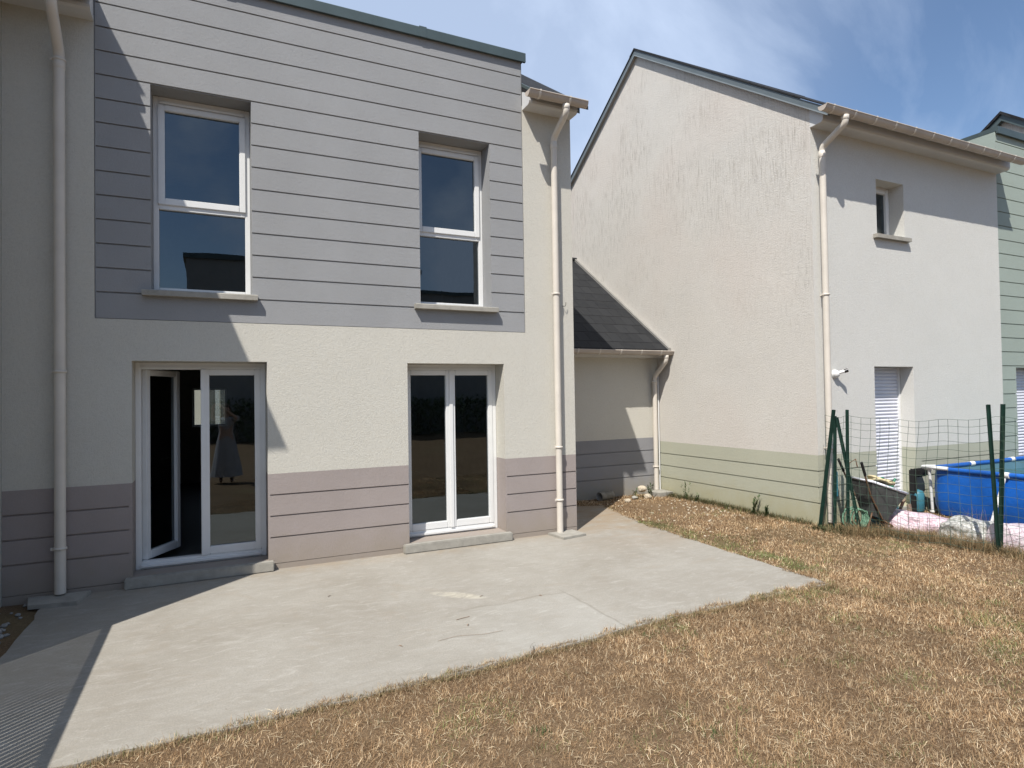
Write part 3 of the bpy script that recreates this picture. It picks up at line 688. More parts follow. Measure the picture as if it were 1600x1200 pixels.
# ------------------------------------------------------------ grass and weeds
def blades_mesh(name,P,L,Wd,tilt,az,curl,cols,mat='dry_blade'):
    n=len(P); d=np.stack([np.cos(az),np.sin(az),np.zeros(n)],1); s=np.stack([-np.sin(az),np.cos(az),np.zeros(n)],1); z=np.array([0,0,1.])
    t1=d*np.sin(tilt)[:,None]+z*np.cos(tilt)[:,None]; t2a=np.minimum(tilt+curl,1.9); t2=d*np.sin(t2a)[:,None]+z*np.cos(t2a)[:,None]
    A=P-s*Wd[:,None]/2; B=P+s*Wd[:,None]/2; Mid=P+t1*(L*.5)[:,None]; C=Mid+s*Wd[:,None]*.4; D=Mid-s*Wd[:,None]*.4; E=Mid+t2*(L*.5)[:,None]
    V=np.stack([A,B,C,D,E],1).reshape(-1,3); idx=(np.arange(n)*5)[:,None]
    loops=np.concatenate([idx+np.array([[0,1,2,3]]),idx+np.array([[3,2,4]])],1).ravel()
    me=bpy.data.meshes.new(name); me.vertices.add(n*5); me.vertices.foreach_set('co',V.ravel().astype(np.float32)); me.loops.add(n*7); me.loops.foreach_set('vertex_index',loops.astype(np.int32))
    me.polygons.add(n*2); st=(np.arange(n)*7)[:,None]+np.array([[0,4]]); me.polygons.foreach_set('loop_start',st.ravel().astype(np.int32)); me.polygons.foreach_set('loop_total',np.tile([4,3],n).astype(np.int32))
    me.update(calc_edges=True)
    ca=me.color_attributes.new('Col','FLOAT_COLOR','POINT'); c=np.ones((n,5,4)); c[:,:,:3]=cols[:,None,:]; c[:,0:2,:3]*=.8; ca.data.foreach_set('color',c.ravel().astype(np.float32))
    me.materials.append(MATS[mat]); o=bpy.data.objects.new(name,me); COL.objects.link(o); return o
def vnoise(x,y,s,seed):
    r=np.random.default_rng(seed); g=r.random((64,64)); X=x*s+100; Y=y*s+100; i=np.floor(X).astype(int); j=np.floor(Y).astype(int); a=X-i; b=Y-j; a=a*a*(3-2*a); b=b*b*(3-2*b)
    G=lambda p,q: g[p%64,q%64]
    return (G(i,j)*(1-a)+G(i+1,j)*a)*(1-b)+(G(i,j+1)*(1-a)+G(i+1,j+1)*a)*b
def inside(x,y,poly):
    c=np.zeros(len(x),bool); n=len(poly)
    for k in range(n):
        x1,y1=poly[k];x2,y2=poly[(k+1)%n]
        if y1==y2: continue
        t=((y1>y)!=(y2>y))&(x<(x2-x1)*(y-y1)/(y2-y1)+x1); c^=t
    return c
def z_in(x,y): return np.ones(len(x),bool)
def lawn():
    P=[]
    # (region box, density per m2)
    for (x0,x1,y0,y1,den) in[(-1.4,6.5,-5.6,-2.7,21000),(5.0,7.6,-2.7,2.0,12000),(6.5,9.5,-6.2,-2.7,11000),(7.24,14,-2.7,-1.3,3500),(9.5,14,-6.2,-2.7,2500),(-3,10,-7.4,-5.6,2500)]:
        n=int((x1-x0)*(y1-y0)*den); P.append(np.stack([rng.uniform(x0,x1,n),rng.uniform(y0,y1,n)],1))
    P=np.concatenate(P); x,y=P[:,0],P[:,1]
    # keep only what the camera can plausibly see, with margin
    dx,dy=x,y+6.935; dep=dx*Fv.x+dy*Fv.y; sx=(dx*Rv.x+dy*Rv.y)/np.maximum(dep,.1)
    keep=((dep>2.4)&(np.abs(sx)<1.15))|(rng.random(len(x))<.15)
    wob=.07*(vnoise(x,y,5,1)-.5)+.05*(vnoise(x,y,17,2)-.5)
    on=inside(x+wob*1.2+.02,y-.02+wob*1.5,TER)&(z_in(x,y))
    house=(y>YF)&(x>X1)|(y>2.0)&(x>4.2)|(y>0)&(x<4.25)
    bare=np.clip(1.2-np.hypot((x-6.3)/1.0,(y-.75)/1.5),0,1)
    patch=vnoise(x,y,1.2,5)*.6+vnoise(x,y,4,6)*.4
    clump=vnoise(x,y,13,31)*.6+vnoise(x,y,29,32)*.4
    keep&=~on&~house&(rng.random(len(x))>bare*.93)&(rng.random(len(x))<.35+.5*patch+.9*(clump-.35))
    x,y=x[keep],y[keep]; patch=patch[keep]; clump=clump[keep]; n=len(x)
    z=np.where(inside(x,y,TER),.0,hgt(x,y)-.003)
    L=rng.gamma(6,.0048,n)*(0.45+.55*patch+.8*clump); Wd=rng.uniform(.0012,.0030,n); far=np.hypot(x,y+6.9); Wd*=np.clip(far/4,1,2.2)
    tilt=np.abs(rng.normal(.85,.42,n)).clip(.1,1.5)
    az=rng.uniform(0,2*math.pi,n)+1.2*vnoise(x,y,2.5,9); curl=rng.uniform(0,.8,n)
    pal=np.array([[.42,.295,.170],[.29,.185,.100],[.55,.415,.26],[.15,.088,.045],[.74,.61,.42],[.25,.155,.075]]); k=rng.choice(6,n,p=[.28,.26,.16,.17,.05,.08]); c=pal[k]*rng.uniform(.8,1.15,(n,1))
    gm=np.clip((vnoise(x,y,1.6,11)*.5+vnoise(x,y,6,12)*.5-.60)*4,0,1)
    # greener strip beside the slab's right hand edge
    edge=np.exp(-((x-5.36)/.17)**2)*((y>-2.75)&(y<.1)); gm=np.maximum(gm*.4,edge*1.5*vnoise(x,y,4,13))
    green=rng.random(n)<gm; c[green]=np.array([.15,.17,.065])*rng.uniform(.7,1.5,(green.sum(),1))
    straw=rng.random(n)<.010; L[straw]=rng.uniform(.04,.09,straw.sum()); tilt[straw]=rng.uniform(1.25,1.5,straw.sum()); c[straw]=np.array([.80,.68,.46])*rng.uniform(.8,1.1,(straw.sum(),1)); z[straw]+=.012
    blotch=(.44+.50*vnoise(x,y,2.2,21)+.46*vnoise(x,y,9,22)+.34*clump); c*=blotch[:,None]
    o=blades_mesh('dry_grass',np.stack([x,y,z],1),L,Wd,tilt,az,curl,c); tag(o,'scorched brown lawn grass around the terrace','grass',None,'stuff')
    print('blades',n)
lawn()
def weed(x,y,n,h,spread,label,cols,group=None,name='weed',dry=.2,seed=0,z=None,wd=(.003,.009),up=.35):
    r=np.random.default_rng(seed+100); zz=float(hgt(x,y)) if z is None else z
    P=np.stack([r.normal(0,spread,n),r.normal(0,spread,n),np.zeros(n)],1); L=r.uniform(.4,1,n)*h; W_=r.uniform(wd[0],wd[1],n)
    tilt=np.abs(r.normal(up,.3,n)); az=r.uniform(0,6.28,n); c=np.array(cols)[r.integers(0,len(cols),n)]*r.uniform(.7,1.25,(n,1))
    if P is not None: P[:,2]+=0
    o=blades_mesh(name,P,L,W_,tilt,az,r.uniform(0,1.0,n),c); o.location=(x,y,zz); tag(o,label,'weed',group); return o
GRN=[(.07,.11,.035),(.10,.13,.05),(.05,.08,.03)]; DRY=[(.36,.27,.15),(.28,.19,.11),(.45,.35,.2)]
g_='weeds at the wall feet'
def leafy(x,y,h,label,seed,n=26,group=g_):
    h*=1.35; n=int(n*1.5)
    """a stem with small leaves"""
    r=random.Random(seed); z0=float(hgt(x,y)); P=[];L=[];Wd=[];T=[];A=[];C=[];c=[]
    for s in range(4):
        a=r.uniform(0,6.28); lean=r.uniform(.05,.4); hh=h*r.uniform(.6,1)
        for k in range(n//4*2):
            t=k/(n//4*2); P.append((math.cos(a)*lean*t*hh,math.sin(a)*lean*t*hh,t*hh)); L.append(r.uniform(.025,.06)); Wd.append(r.uniform(.008,.02)); T.append(r.uniform(.5,1.4)); A.append(r.uniform(0,6.28)); c.append([q*r.uniform(.7,1.3) for q in GRN[r.randrange(3)]])
        P.append((0,0,0)); L.append(hh); Wd.append(.004); T.append(lean); A.append(a); c.append((.12,.12,.06))
    o=blades_mesh('weed',np.array(P),np.array(L),np.array(Wd),np.array(T),np.array(A),np.full(len(P),.3),np.array(c)); o.location=(x,y,z0); tag(o,label,'weed',group); return o
leafy(6.72,1.62,.20,'leafy green weed beside the white stones at the garage downpipe',1,50)
leafy(6.52,1.78,.12,'low leafy weed left of the white stones',2)
weed(6.45,1.62,40,.20,.05,'tuft of wispy grass left of the white stones by the garage wall',GRN+DRY,g_,'grass_tuft',seed=3)
leafy(7.10,1.15,.28,'tall thin weed against the green base just right of the garage downpipe',4,30)
leafy(7.12,.92,.10,'small dark weed next to the tall thin one at the gable foot',5)
leafy(7.08,-.28,.22,'dark leafy weed with an arching stem halfway along the gable foot',6,60)
leafy(7.12,-.50,.13,'short dark weed just right of the arching weed at the gable foot',7,40)
weed(7.12,-.80,160,.10,.07,'rounded tuft of grass at the gable foot near the front corner',[(.14,.15,.06),(.2,.18,.09)],g_,'grass_tuft',seed=8,wd=(.002,.004),up=.6)
for i,(x,y) in enumerate([(7.15,.7),(7.14,.45),(7.16,.2),(7.13,.0)]):
    weed(x,y,45,.07,.07,None,GRN+DRY,g_,'grass_tuft',seed=20+i,wd=(.002,.006),up=.8)['label']=('farthest of the four low grass tufts at the gable foot','second farthest of the four low grass tufts at the gable foot','second nearest of the four low grass tufts at the gable foot','low grass tuft just behind the arching weed at the gable foot')[i]
    bpy.context.scene.collection.objects[-1]['category']='weed'
weed(1.98,-3.13,14,.11,.035,'dark dry twiggy weed poking over the front edge of the terrace',[(.07,.06,.04)],None,'grass_tuft',seed=31,wd=(.002,.004),up=.5)
weed(1.55,-4.02,40,.05,.03,'small green tuft in the middle of the brown lawn',GRN,'green tufts in the lawn','grass_tuft',seed=32,wd=(.002,.005))
weed(2.35,-4.45,40,.06,.035,'small green tuft low in the lawn near the bottom of the photo',GRN,'green tufts in the lawn','grass_tuft',seed=33,wd=(.002,.005))
weed(2.9,-3.22,60,.05,.05,'green tuft at the front edge of the terrace',GRN,'green tufts in the lawn','grass_tuft',seed=34,wd=(.002,.005))
def strip(name,label,pts,n,h,cols,seed,sp=.10,up=.45,wd=(.0015,.004)):
    r=np.random.default_rng(seed); P=[]
    for i in range(n):
        k=r.integers(0,len(pts)-1); t=r.random(); a=np.array(pts[k]);b=np.array(pts[k+1]); q=a+(b-a)*t+r.normal(0,sp,2); P.append((q[0],q[1],float(hgt(q[0],q[1]))))
    P=np.array(P); c=np.array(cols)[r.integers(0,len(cols),n)]*r.uniform(.7,1.25,(n,1))
    o=blades_mesh(name,P,r.uniform(.35,1,n)*h,r.uniform(*wd,n),np.abs(r.normal(up,.4,n)),r.uniform(0,6.28,n),r.uniform(0,1.2,n),c); tag(o,label,'grass',None,'stuff'); return o
strip('long_dry_grass','long uncut dry grass along the wire fence and pale sacks',[(7.05,-1.75),(7.45,-2.1),(7.62,-2.6),(7.68,-3.3),(7.9,-4.2)],8500,.23,[(.30,.21,.11),(.22,.15,.08),(.40,.30,.17),(.20,.17,.09)],41,.10,.7)
strip('edge_grass','ragged grass growing over the front edge of the terrace',[(-1.3,-3.26),(1.35,-3.19),(3.05,-3.06),(5.1,-3.06)],9000,.065,DRY+DRY+[(.16,.17,.07)],47,.022,.6,(.0015,.0032))
strip('wall_foot_grass','scruffy growth along the foot of the green base wall',[(7.15,1.8),(7.16,.6),(7.15,-1.2)],5200,.12,[(.07,.085,.035),(.12,.10,.05),(.20,.15,.08),(.05,.065,.03)],43,.05,.55,(.002,.006))
strip('ivy_growth','dark creeping weeds around the leaning stakes',[(7.05,-1.45),(7.15,-1.72),(7.3,-1.7)],1600,.11,[(.05,.065,.03),(.08,.09,.04),(.14,.12,.06)],44,.07,.8,(.006,.014))
strip('dry_stalks','brown stalks growing against the blue pool wall',[(8.45,-2.35),(8.6,-2.6)],150,.42,[(.20,.13,.10),(.28,.19,.13)],45,.09,.45,(.002,.004))
def leaves_fallen():
    m=MB()
    for (x,y,a) in[(2.1,-1.85,.3),(1.75,-2.45,1.0),(2.6,-2.1,2.),(.9,-1.2,.6),(1.2,-2.6,2.2)]:
        m.add([(x,y,.003),(x+.025*math.cos(a),y+.025*math.sin(a),.012),(x+.05*math.cos(a),y+.05*math.sin(a),.004),(x+.025*math.cos(a)-.01,y+.025*math.sin(a)+.012,.004)],[(0,1,2,3)])
    m.tube([(1.45,-2.62,.004),(1.6,-2.6,.006),(1.8,-2.66,.005),(1.95,-2.66,.004)],.0011,5); m.tube([(1.72,-2.28,.004),(1.84,-2.26,.004)],.0022,5)
    tag(m.build('plant_litter','old_wood'),'dry leaves and straw lying on the concrete','leaf litter',None,'stuff')
leaves_fallen()

# ------------------------------------------------------------ wall camera on the right house
cz=thing('security_camera',(7.60,YF,2.0),'white wall mounted security camera with dark lens by the right downpipe','security camera')
m=MB(); bm=bmesh.new(); bmesh.ops.create_uvsphere(bm,u_segments=20,v_segments=12,radius=.052); m.bm(bm,True,Matrix.Translation((7.60,YF-.025,2.0))); m.lathe([(0,0),(.06,0),(.06,.02),(0,.02)],0,0,20); 
m.v[-80:]=[(7.60+a,YF-c,2.0+b) for a,b,c in m.v[-80:]]; m.build('mount','white_pvc',cz)
m=MB(); m.tube([(7.60,YF-.05,2.01),(7.64,YF-.08,2.025),(7.67,YF-.11,2.035)],.022,14); m.build('camera_body','white_pvc',cz)
m=MB(); m.tube([(7.665,YF-.105,2.033),(7.695,YF-.135,2.048)],.026,14); m.build('lens_hood','lens_black',cz)

# ------------------------------------------------------------ wire fence and stakes
def profile_post(p0,p1,w=.03):
    p0=Vector(p0);p1=Vector(p1); t=(p1-p0).normalized(); a=Vector((.3,1,0)); a=(a-t*a.dot(t)).normalized(); b=t.cross(a)
    m=MB(); pr=[(-w/2,-w/2),(w/2,-w/2),(w/2,-w/2+.006),(.004,-w/2+.006),(.004,w/2),(-.004,w/2),(-.004,-w/2+.006),(-w/2,-w/2+.006)]
    v=[tuple(p0+a*x+b*y) for x,y in pr]+[tuple(p1+a*x+b*y) for x,y in pr]; n=8
    m.add(v,[(i,(i+1)%n,n+(i+1)%n,n+i) for i in range(n)]+[tuple(range(n))[::-1],tuple(range(n,2*n))]); return m
WF=thing('wire_fence',(7.4,-2.4,0),'sagging green wire mesh fence on green posts in front of the pool','fence')
FP=[(7.20,-1.70),(7.60,-3.17),(8.0,-4.7)]
profile_post((7.20,-1.70,-.15),(7.213,-1.72,1.53),.034).build('post','green_paint',WF)
profile_post((7.671,-3.147,-.05),(7.702,-3.2,1.60),.040).build('post','green_paint',WF)
profile_post((7.601,-3.169,-.05),(7.42,-3.2,1.60),.036).build('post','green_paint',WF)
profile_post((8.0,-4.7,-.15),(8.0,-4.7,1.55),.034).build('post','green_paint',WF)
def mesh_fence():
    m=MB(); path=[Vector((7.13,-1.47,0))]+[Vector((*p,0)) for p in FP]; seg=[]
    dist=[0]
    for a,b in zip(path,path[1:]): dist.append(dist[-1]+(b-a).length)
    tot=dist[-1]
    def P(s,z):
        k=0
        while k<len(path)-2 and s>dist[k+1]: k+=1
        t=(s-dist[k])/(dist[k+1]-dist[k]); a,b=path[k],path[k+1]; q=a+(b-a)*t; d=(b-a).normalized(); nrm=Vector((d.y,-d.x,0))
        bow=math.sin(math.pi*min(max(t,0),1)); w=bow*(.10*math.sin(z*3.2+s*1.3)+.03*math.sin(s*9+z*5))
        zz=z*(1-.035*bow)+.012*math.sin(s*11)
        return tuple(q+nrm*w+d*(.03*math.sin(z*4.2+1)*bow)+Vector((0,0,zz)))
    s=0
    while s<=tot:
        m.tube([P(s,z) for z in np.linspace(.0,1.46,12)],.0021,5,False); s+=.102
    for z in [0.02,.1,.2,.3,.4,.5,.6,.7,.8,.9,1.0,1.1,1.2,1.3,1.38,1.46]:
        m.tube([P(q,z) for q in np.linspace(0,tot,50)],.0021,5,False)
    m.build('wire_mesh','wire_green',WF)
mesh_fence()
gs='green stakes leaning by the house corner'
def stake(p0,p1,label,w=.036):
    tag(profile_post(p0,p1,w).build('fence_stake','green_paint',None,p0),label,'stake',gs)
stake((7.061,-1.40,-.03),(7.148,-1.58,1.53),'leftmost leaning green stake, its foot farthest out to the left',.04)
stake((7.097,-1.592,-.03),(7.169,-1.58,1.449),'upright green stake in the middle of the leaning bundle')
stake((7.30,-1.80,-.03),(7.175,-1.60,1.432),'green stake leaning left with its foot in the weeds beside the fence post')

# ------------------------------------------------------------ wheelbarrow and clutter
WB=thing('wheelbarrow',(7.55,-1.80,0),'old grey wheelbarrow with pale rim standing behind the wire fence','wheelbarrow')
def prism8(b,t): return b+t,[(3,2,1,0),(4,5,6,7),(0,1,5,4),(1,2,6,5),(2,3,7,6),(3,0,4,7)]
Mb=Matrix.Translation((7.50,-1.84,.20))@Matrix.Rotation(R(-20),4,'Z')@Matrix.Rotation(R(17),4,'Y')@Matrix.Diagonal((.70,.8,.95,1))
m=MB(); b=[(-.14,-.12,-.02),(.20,-.10,-.02),(.20,.10,-.02),(-.14,.12,-.02)]; t=[(-.40,-.27,.40),(.34,-.22,.38),(.34,.22,.38),(-.40,.27,.40)]
ti=[(-.385,-.255,.40),(.325,-.205,.38),(.325,.205,.38),(-.385,.255,.40)]; bi=[(-.13,-.11,.0),(.19,-.09,.0),(.19,.09,.0),(-.13,.11,.0)]
m.add(b+t+ti+bi,[(3,2,1,0),(0,1,5,4),(1,2,6,5),(2,3,7,6),(3,0,4,7),(4,5,9,8),(5,6,10,9),(6,7,11,10),(7,4,8,11),(8,9,13,12),(9,10,14,13),(10,11,15,14),(11,8,12,15),(12,13,14,15)]); m.xf(Mb).build('tray','tray_grey',WB)
m=MB(); m.tube([(*q[:2],q[2]+.004) for q in t],.016,8,closed=True); m.xf(Mb).build('rim','shutter_pvc',WB)
for s in(-1,1):
    m=MB(); m.tube([(.52,s*.05,-.10),(.1,s*.12,-.04),(-.34,s*.22,.24),(-.62,s*.27,.52)],.014,8); h=m.xf(Mb).build('handle','rust_metal',WB)
    m=MB(); m.tube([(-.55,s*.26,.455),(-.70,s*.285,.60)],.021,8); m.xf(Mb).build('grip','black_rubber',h)
    m=MB(); m.tube([(-.16,s*.15,.02),(-.20,s*.2,-.30),(-.30,s*.2,-.31)],.012,8); m.xf(Mb).build('leg','rust_metal',WB)
m=MB(); pts=[(.56+.13*math.cos(a),0,-.03+.13*math.sin(a)) for a in np.linspace(0,2*math.pi,24,endpoint=False)]; m.tube(pts,.034,10,closed=True); wh=m.xf(Mb).build('wheel','black_rubber',WB)
m=MB(); m.tube([(.56,-.06,-.03),(.56,.06,-.03)],.02,10); m.xf(Mb).build('hub','rust_metal',wh)
def blob(name,mat,loc,size,seed,label,cat,group=None,rot=0,sub=4,flat=.5,amp=.12,tilt=0):
    bm=bmesh.new(); bmesh.ops.create_icosphere(bm,subdivisions=sub,radius=1); r=random.Random(seed); ph=[(Vector((r.gauss(0,1),r.gauss(0,1),r.gauss(0,1)))*2.6,r.uniform(0,6)) for _ in range(7)]
    for q in bm.verts:
        c=q.co.copy()
        for k in range(3): c[k]=math.copysign(abs(c[k])**flat,c[k])
        w=1+amp*sum(math.sin(c.dot(a)+b) for a,b in ph)/4
        q.co=Vector((c.x*size[0]*w,c.y*size[1]*w,(c.z*size[2]*w)))
    m=MB(); m.bm(bm,True,Matrix.Rotation(rot,4,'Z')@Matrix.Rotation(tilt,4,'Y')); m.v=[(a+loc[0],b_+loc[1],max(c+loc[2],-.03)) for a,b_,c in m.v]
    return tag(m.build(name,mat,None,(loc[0],loc[1],0)),label,cat,group)
blob('paper_sack','paper_sack',(7.62,-1.84,.60),(.19,.14,.045),2,'crumpled yellowish paper sack lying over the wheelbarrow','sack',rot=.4,amp=.5,tilt=.25)
gb='sacks in the dry grass'
blob('sack','pink_bag',(7.98,-2.12,.075),(.36,.19,.15),5,'pink speckled sack lying left of the others behind the fence','sack',gb,rot=R(-58),flat=.62,amp=.2)
blob('sack','clear_bag',(8.05,-2.66,.07),(.27,.19,.14),6,'grey clear plastic sack between the pink sack and the white one','sack',gb,rot=R(-80),flat=.62,amp=.28)
blob('sack','white_bag',(8.02,-3.25,.09),(.40,.20,.17),7,'whitish sack behind the pair of fence posts','sack',gb,rot=R(-95),flat=.62,amp=.2)
# green bucket and tub
def bucket(x,y,r,h,mat,label,cat,name,lean=0):
    m=MB(); m.lathe([(0,0),(r*.72,0),(r*.78,.02),(r,h),(r+.012,h),(r+.012,h-.02),(r+.002,h-.022)],0,0,24); m.lathe([(r*.99,h),(r*.74,.03),(0,.03)],0,0,24)
    m.xf(Matrix.Translation((x,y,0))@Matrix.Rotation(lean,4,'X')); tag(m.build(name,mat,None,(x,y,0)),label,cat)
m=MB(); rr_=random.Random(5)
for k in range(4):
    c=Vector((7.27+.02*k,-1.72-.025*k,.15)); r=.13-.010*k; m.tube([(c.x+r*.75*math.cos(a)+.01*math.sin(3*a),c.y-r*.5*math.cos(a),c.z+r*1.05*math.sin(a)+.02*rr_.random()) for a in np.linspace(0,2*math.pi,22,endpoint=False)],.012,8,closed=True)
tag(m.build('garden_hose','pale_green_plastic',None,(7.28,-1.75,0)),'coiled pale green garden hose standing between the fence post and the wheelbarrow','hose')
wc=thing('watering_can',(8.02,-1.62,0),'bright green watering can standing behind the wheelbarrow by the shutter','watering can')
wm=Matrix.Translation((8.02,-1.62,.30)); m=MB(); m.lathe([(0,0),(.10,0),(.12,.05),(.115,.2),(.07,.25),(.05,.25)],0,0,20); m.xf(wm).build('body','green_plastic',wc)
m=MB(); m.tube([(.08,0,.06),(.2,0,.16),(.28,0,.27)],[.028,.02,.016],10); m.xf(wm).build('spout','green_plastic',wc)
m=MB(); m.tube([(-.10,0,.08),(-.17,0,.18),(-.10,0,.30),(.02,0,.30),(.06,0,.24)],.012,8); m.xf(wm).build('handle','green_plastic',wc)
m=MB(); m.box(7.86,-1.74,-.02,8.18,-1.50,.28,.01); tag(m.build('storage_crate','teal_plastic',None,(8.02,-1.62,0)),'dark blue crate under the green watering can','crate')
for i,(a,b,l) in enumerate([((8.28,-1.62,.0),(7.95,-1.95,.36),'longer weathered board leaning from the wheelbarrow towards the sacks'),((8.05,-1.98,.0),(8.03,-1.96,.30),'short upright weathered board beside the pink sack')]):
    a=Vector(a);b_=Vector(b); t=(b_-a).normalized(); s=t.cross(Vector((0,1,.2))).normalized(); u=t.cross(s); m=MB(); w,hh=.03,.012
    v=[tuple(p+s*i_*w+u*j_*hh) for p in(a,b_) for i_,j_ in((-1,-1),(1,-1),(1,1),(-1,1))]; m.add(v,[(3,2,1,0),(4,5,6,7),(0,1,5,4),(1,2,6,5),(2,3,7,6),(3,0,4,7)]); tag(m.build('wooden_board','old_wood',None,tuple(a)),l,'board','old boards by the sacks')
m=MB(); m.tube([(7.22,-1.60,.02),(7.30,-1.66,.5),(7.26,-1.7,.85),(7.33,-1.74,.9),(7.36,-1.74,.8)],.008,6); tag(m.build('garden_cane','rust_metal',None,(7.22,-1.6,0)),'thin hooked metal rod standing beside the fence post','rod')
m=MB(); m.box(7.155,-1.60,.42,7.18,-1.55,.74,.006); tag(m.build('plastic_sheet_roll','teal_plastic',None,(7.18,-1.58,.0)),'pale blue plastic roll wedged among the green stakes','plastic roll')

# ------------------------------------------------------------ pool
PL=thing('frame_pool',(11.2,-2.9,0),'blue above ground frame pool with white tube legs on the right','pool')
px0,px1,py0,py1,ph=9.22,13.2,-4.3,-1.55,.66
def rr(x0,x1,y0,y1,r,n=7):
    out=[]
    for cx,cy,a0_ in((x1-r,y1-r,0),(x0+r,y1-r,90),(x0+r,y0+r,180),(x1-r,y0+r,270)):
        for k in range(n): a=R(a0_+90*k/(n-1)); out.append((cx+r*math.cos(a),cy+r*math.sin(a)))
    return out
m=MB(); A=rr(px0,px1,py0,py1,.16); n=len(A); v=[];f=[]
lev=[(0,-.02,.03),(.15,.015,.015),(.35,.02,0),(.55,.01,.0),(ph-.03,0,0)]
# subdivide perimeter so the liner can ripple
Pm=[]
for a,b in zip(A,A[1:]+A[:1]):
    k=max(1,int(math.dist(a,b)/.12))
    for i in range(k): Pm.append((a[0]+(b[0]-a[0])*i/k,a[1]+(b[1]-a[1])*i/k))
n=len(Pm); cx,cy=(px0+px1)/2,(py0+py1)/2
for z,o_,_ in lev:
    for i,(a,b) in enumerate(Pm):
        rip=1+.004*math.sin(i*1.9)*(1-z/ph)+(o_/2)
        v.append((cx+(a-cx)*rip,cy+(b-cy)*rip,z))
for l in range(len(lev)-1):
    for k in range(n): f.append((l*n+k,l*n+(k+1)%n,(l+1)*n+(k+1)%n,(l+1)*n+k))
m.add(v,f,True); m.build('liner','pool_blue',PL)
m=MB(); B=rr(px0+.02,px1-.02,py0+.02,py1-.02,.15); nb=len(B); m.add([(a,b,ph-.03) for a,b in B]+[(a,b,.2) for a,b in B],[(k,(k+1)%nb,nb+(k+1)%nb,nb+k) for k in range(nb)],True); m.build('inner_liner','pool_inner',PL)
m=MB(); m.add([(a,b,.50) for a,b in B],[tuple(range(nb))]); m.build('water','pool_water',PL)
m=MB(); m.tube([(a,b,ph-.015) for a,b in rr(px0,px1,py0,py1,.16)],.034,12,closed=True); m.build('rim_sleeve','pool_blue',PL)
def leg(top,foot):
    m=MB(); m.tube([top,foot],.02,12); m.tube([(foot[0],foot[1],.0),(foot[0],foot[1],.02)],.035,12); m.build('leg','white_pvc',PL)
    m=MB(); m.tube([(top[0]-.0,top[1]-.05,ph-.012),(top[0],top[1]+.05,ph-.012)],.038,12); m.build('joint','white_pvc',PL)
leg((px0-.02,-2.48,ph-.03),(px0-.22,-2.40,0)); leg((px0-.02,-3.75,ph-.03),(px0-.28,-3.75,0)); leg((px0+.03,py1+.04,ph-.01),(px0+.12,py1+.06,0))
m=MB(); m.tube([(px0+.12,py1+.01,ph),(px0-.12,py1+.04,ph+.01),(px0-.03,py1-.25,ph)],.026,10); m.build('corner_joint','white_pvc',PL)
for x in(px0+1.0,px0+2.1,px0+3.1):
    m=MB(); m.tube([(x-.05,py1,ph-.012),(x+.05,py1,ph-.012)],.038,12); m.build('joint','white_pvc',PL)
    m=MB(); m.tube([(x,py1,ph-.03),(x,py1+.15,0)],.02,10); m.build('leg','white_pvc',PL)
m=MB(); m.lathe([(0,0),(.075,0),(.09,.02),(.09,.26),(.07,.30),(.02,.32),(.0,.32)],9.20,-1.36,20); tag(m.build('water_container','teal_plastic',None,(9.20,-1.36,0)),'squat blue plastic container behind the pool corner leg','container')
m=MB(); m.box(9.10,-1.40,.24,9.16,-1.30,.62,.02); m.box(9.10,-1.40,.0,9.15,-1.32,.24,.01); m.box(9.161,-1.40,.5,9.42,-1.31,.62,.02); tag(m.build('filter_pump','black_rubber',None,(9.12,-1.35,0)),'black pump unit squeezed between the pool corner and the wall','pump')

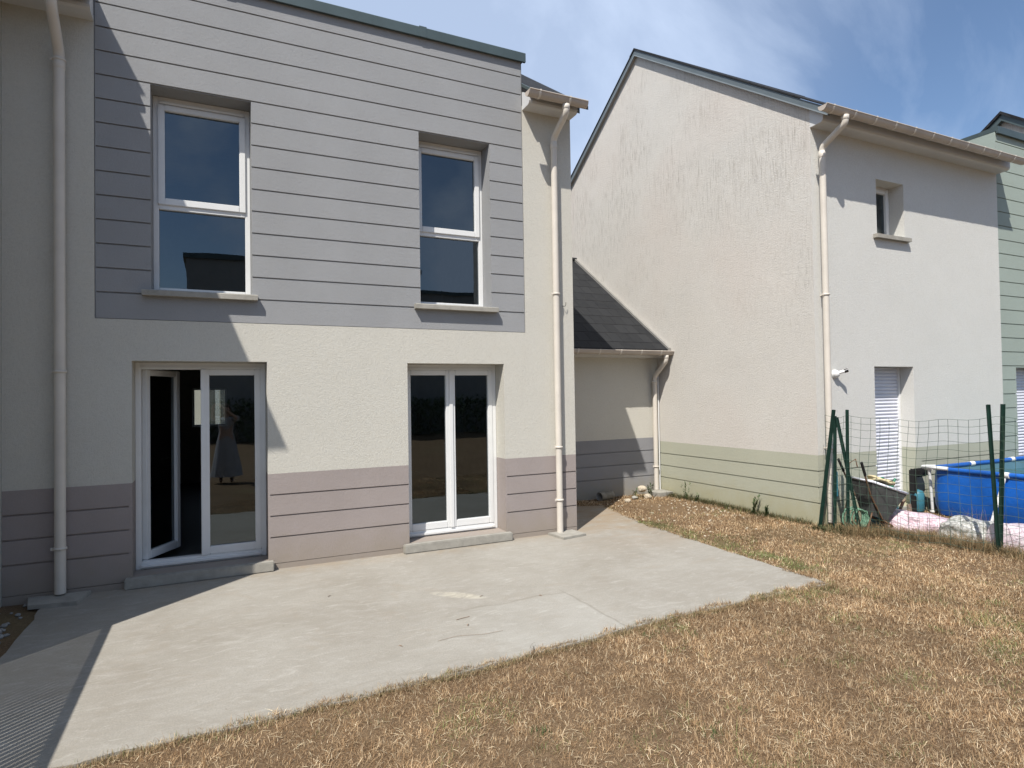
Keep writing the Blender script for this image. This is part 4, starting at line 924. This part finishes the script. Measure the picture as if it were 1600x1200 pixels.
# ------------------------------------------------------------ the photographer, seen reflected in the door pane
def person():
    ox,oy=.22,-7.35
    p=thing('person',(ox,oy,0),'person in a long white dress holding a phone, reflected in the glass door','person')
    J={'pel':(0,0,.92,.14),'wai':(0,0,1.06,.115),'che':(0,0,1.24,.13),'nec':(0,0,1.40,.05),'hd0':(0,.01,1.47,.065),'hd1':(0,.01,1.56,.085),'hd2':(0,0,1.64,.06),
       'shl':(-.16,0,1.35,.05),'ell':(-.24,.16,1.38,.037),'wrl':(-.25,.30,1.60,.026),'hal':(-.235,.325,1.67,.03),
       'shr':(.16,0,1.35,.05),'elr':(.20,.18,1.38,.037),'wrr':(-.06,.32,1.60,.026),'har':(-.12,.335,1.67,.03),
       'hil':(-.09,0,.86,.095),'knl':(-.10,.02,.48,.06),'anl':(-.10,0,.08,.036),'tol':(-.10,.14,.03,.03),
       'hir':(.09,0,.86,.095),'knr':(.10,.02,.48,.06),'anr':(.10,0,.08,.036),'tor':(.10,.14,.03,.03)}
    E=[('pel','wai'),('wai','che'),('che','nec'),('nec','hd0'),('hd0','hd1'),('hd1','hd2'),('che','shl'),('shl','ell'),('ell','wrl'),('wrl','hal'),('che','shr'),('shr','elr'),('elr','wrr'),('wrr','har'),
       ('pel','hil'),('hil','knl'),('knl','anl'),('anl','tol'),('pel','hir'),('hir','knr'),('knr','anr'),('anr','tor')]
    # fingers: four and a thumb on each hand, curled round the phone
    for s,h in((1,'hal'),(-1,'har')):
        hx,hy,hz,_=J[h]
        for k in range(4):
            L=(.030,.034,.032,.026)[k]
            J[h+'f%da'%k]=(hx+s*.022,hy+.012,hz-.018+k*.018,.0085); J[h+'f%db'%k]=(hx+s*(.022+L),hy+.024,hz-.016+k*.018,.0075); J[h+'f%dc'%k]=(hx+s*(.03+L),hy+.008,hz-.016+k*.018,.0065)
            E+=[(h,h+'f%da'%k),(h+'f%da'%k,h+'f%db'%k),(h+'f%db'%k,h+'f%dc'%k)]
        J[h+'ta']=(hx+s*.022,hy-.016,hz-.014,.010); J[h+'tb']=(hx+s*.048,hy-.022,hz+.006,.008); E+=[(h,h+'ta'),(h+'ta',h+'tb')]
    ks=list(J); me=bpy.data.meshes.new('body'); me.from_pydata([J[k][:3] for k in ks],[(ks.index(a),ks.index(b)) for a,b in E],[]); me.materials.append(MATS['skin'])
    o=bpy.data.objects.new('body',me); COL.objects.link(o); o.parent=p; BASE[o.name]=Vector((ox,oy,0))
    me.skin_vertices.new() if hasattr(me.skin_vertices,'new') and not len(me.skin_vertices) else None
    sk=o.modifiers.new('skin','SKIN'); sk.use_smooth_shade=True
    if len(me.skin_vertices):
        for k,v in zip(ks,me.skin_vertices[0].data): v.radius=(J[k][3],J[k][3]); v.use_root=(k=='pel')
    sb=o.modifiers.new('sub','SUBSURF'); sb.levels=2; sb.render_levels=2
    m=MB()
    prof=[(.30,.14),(.27,.35),(.22,.62),(.17,.88),(.145,1.0),(.13,1.08),(.15,1.22),(.165,1.32),(.10,1.39),(.065,1.41)]; n=40; v=[];f=[]
    for i,(r,z) in enumerate(prof):
        for k in range(n):
            a=2*math.pi*k/n; w=1+(.07*math.sin(a*9)+.04*math.sin(a*5+1))*max(0,(1.0-z)); v.append((ox+r*w*math.cos(a),oy+r*w*.72*math.sin(a),z))
    for i in range(len(prof)-1):
        for k in range(n): f.append((i*n+k,i*n+(k+1)%n,(i+1)*n+(k+1)%n,(i+1)*n+k))
    m.add(v,f,True); m.build('dress','white_cloth',p)
    for s,a,b in((-1,(-.15,0,1.36),(-.24,.15,1.385)),(1,(.15,0,1.36),(.20,.17,1.385))):
        m=MB(); m.tube([(ox+a[0],oy+a[1],a[2]),(ox+(a[0]+b[0])/2,oy+(a[1]+b[1])/2,(a[2]+b[2])/2),(ox+b[0],oy+b[1],b[2])],[.07,.065,.062],14); m.build('sleeve','white_cloth',p)
    m=MB(); bm=bmesh.new(); bmesh.ops.create_uvsphere(bm,u_segments=24,v_segments=16,radius=1)
    for q in bm.verts:
        q.co=Vector((q.co.x*.098,q.co.y*.112-.02,q.co.z*.125))
        if q.co.y>.03 and q.co.z<.06: q.co.y=.03
        if q.co.z<-.04: q.co.z-=.10; 
    m.bm(bm,True,Matrix.Translation((ox,oy,1.575))); m.build('hair','hair_brown',p)
    m=MB()
    for s in(-1,1): m.lathe([(0,0),(.011,0)],0,0,8) if 0 else m.box(ox+s*.032-.012,oy+.088,1.558,ox+s*.032+.012,oy+.094,1.568,.002)
    m.build('eye','lens_black',p)
    m=MB(); m.prism([(ox-.014,oy+.085),(ox,oy+.112),(ox+.014,oy+.085)],1.515,1.555,'z'); m.build('nose','skin',p)
    m=MB(); m.box(ox-.022,oy+.08,1.492,ox+.022,oy+.089,1.50,.002); m.build('mouth','rust_metal',p)
    m=MB(); m.box(ox-.205,oy+.335,1.635,ox-.150,oy+.344,1.755,.003)
    tag(m.build('phone','lens_black',None,(ox-.18,oy+.34,1.7)),'black phone held up in front of the person in white','phone')
person()
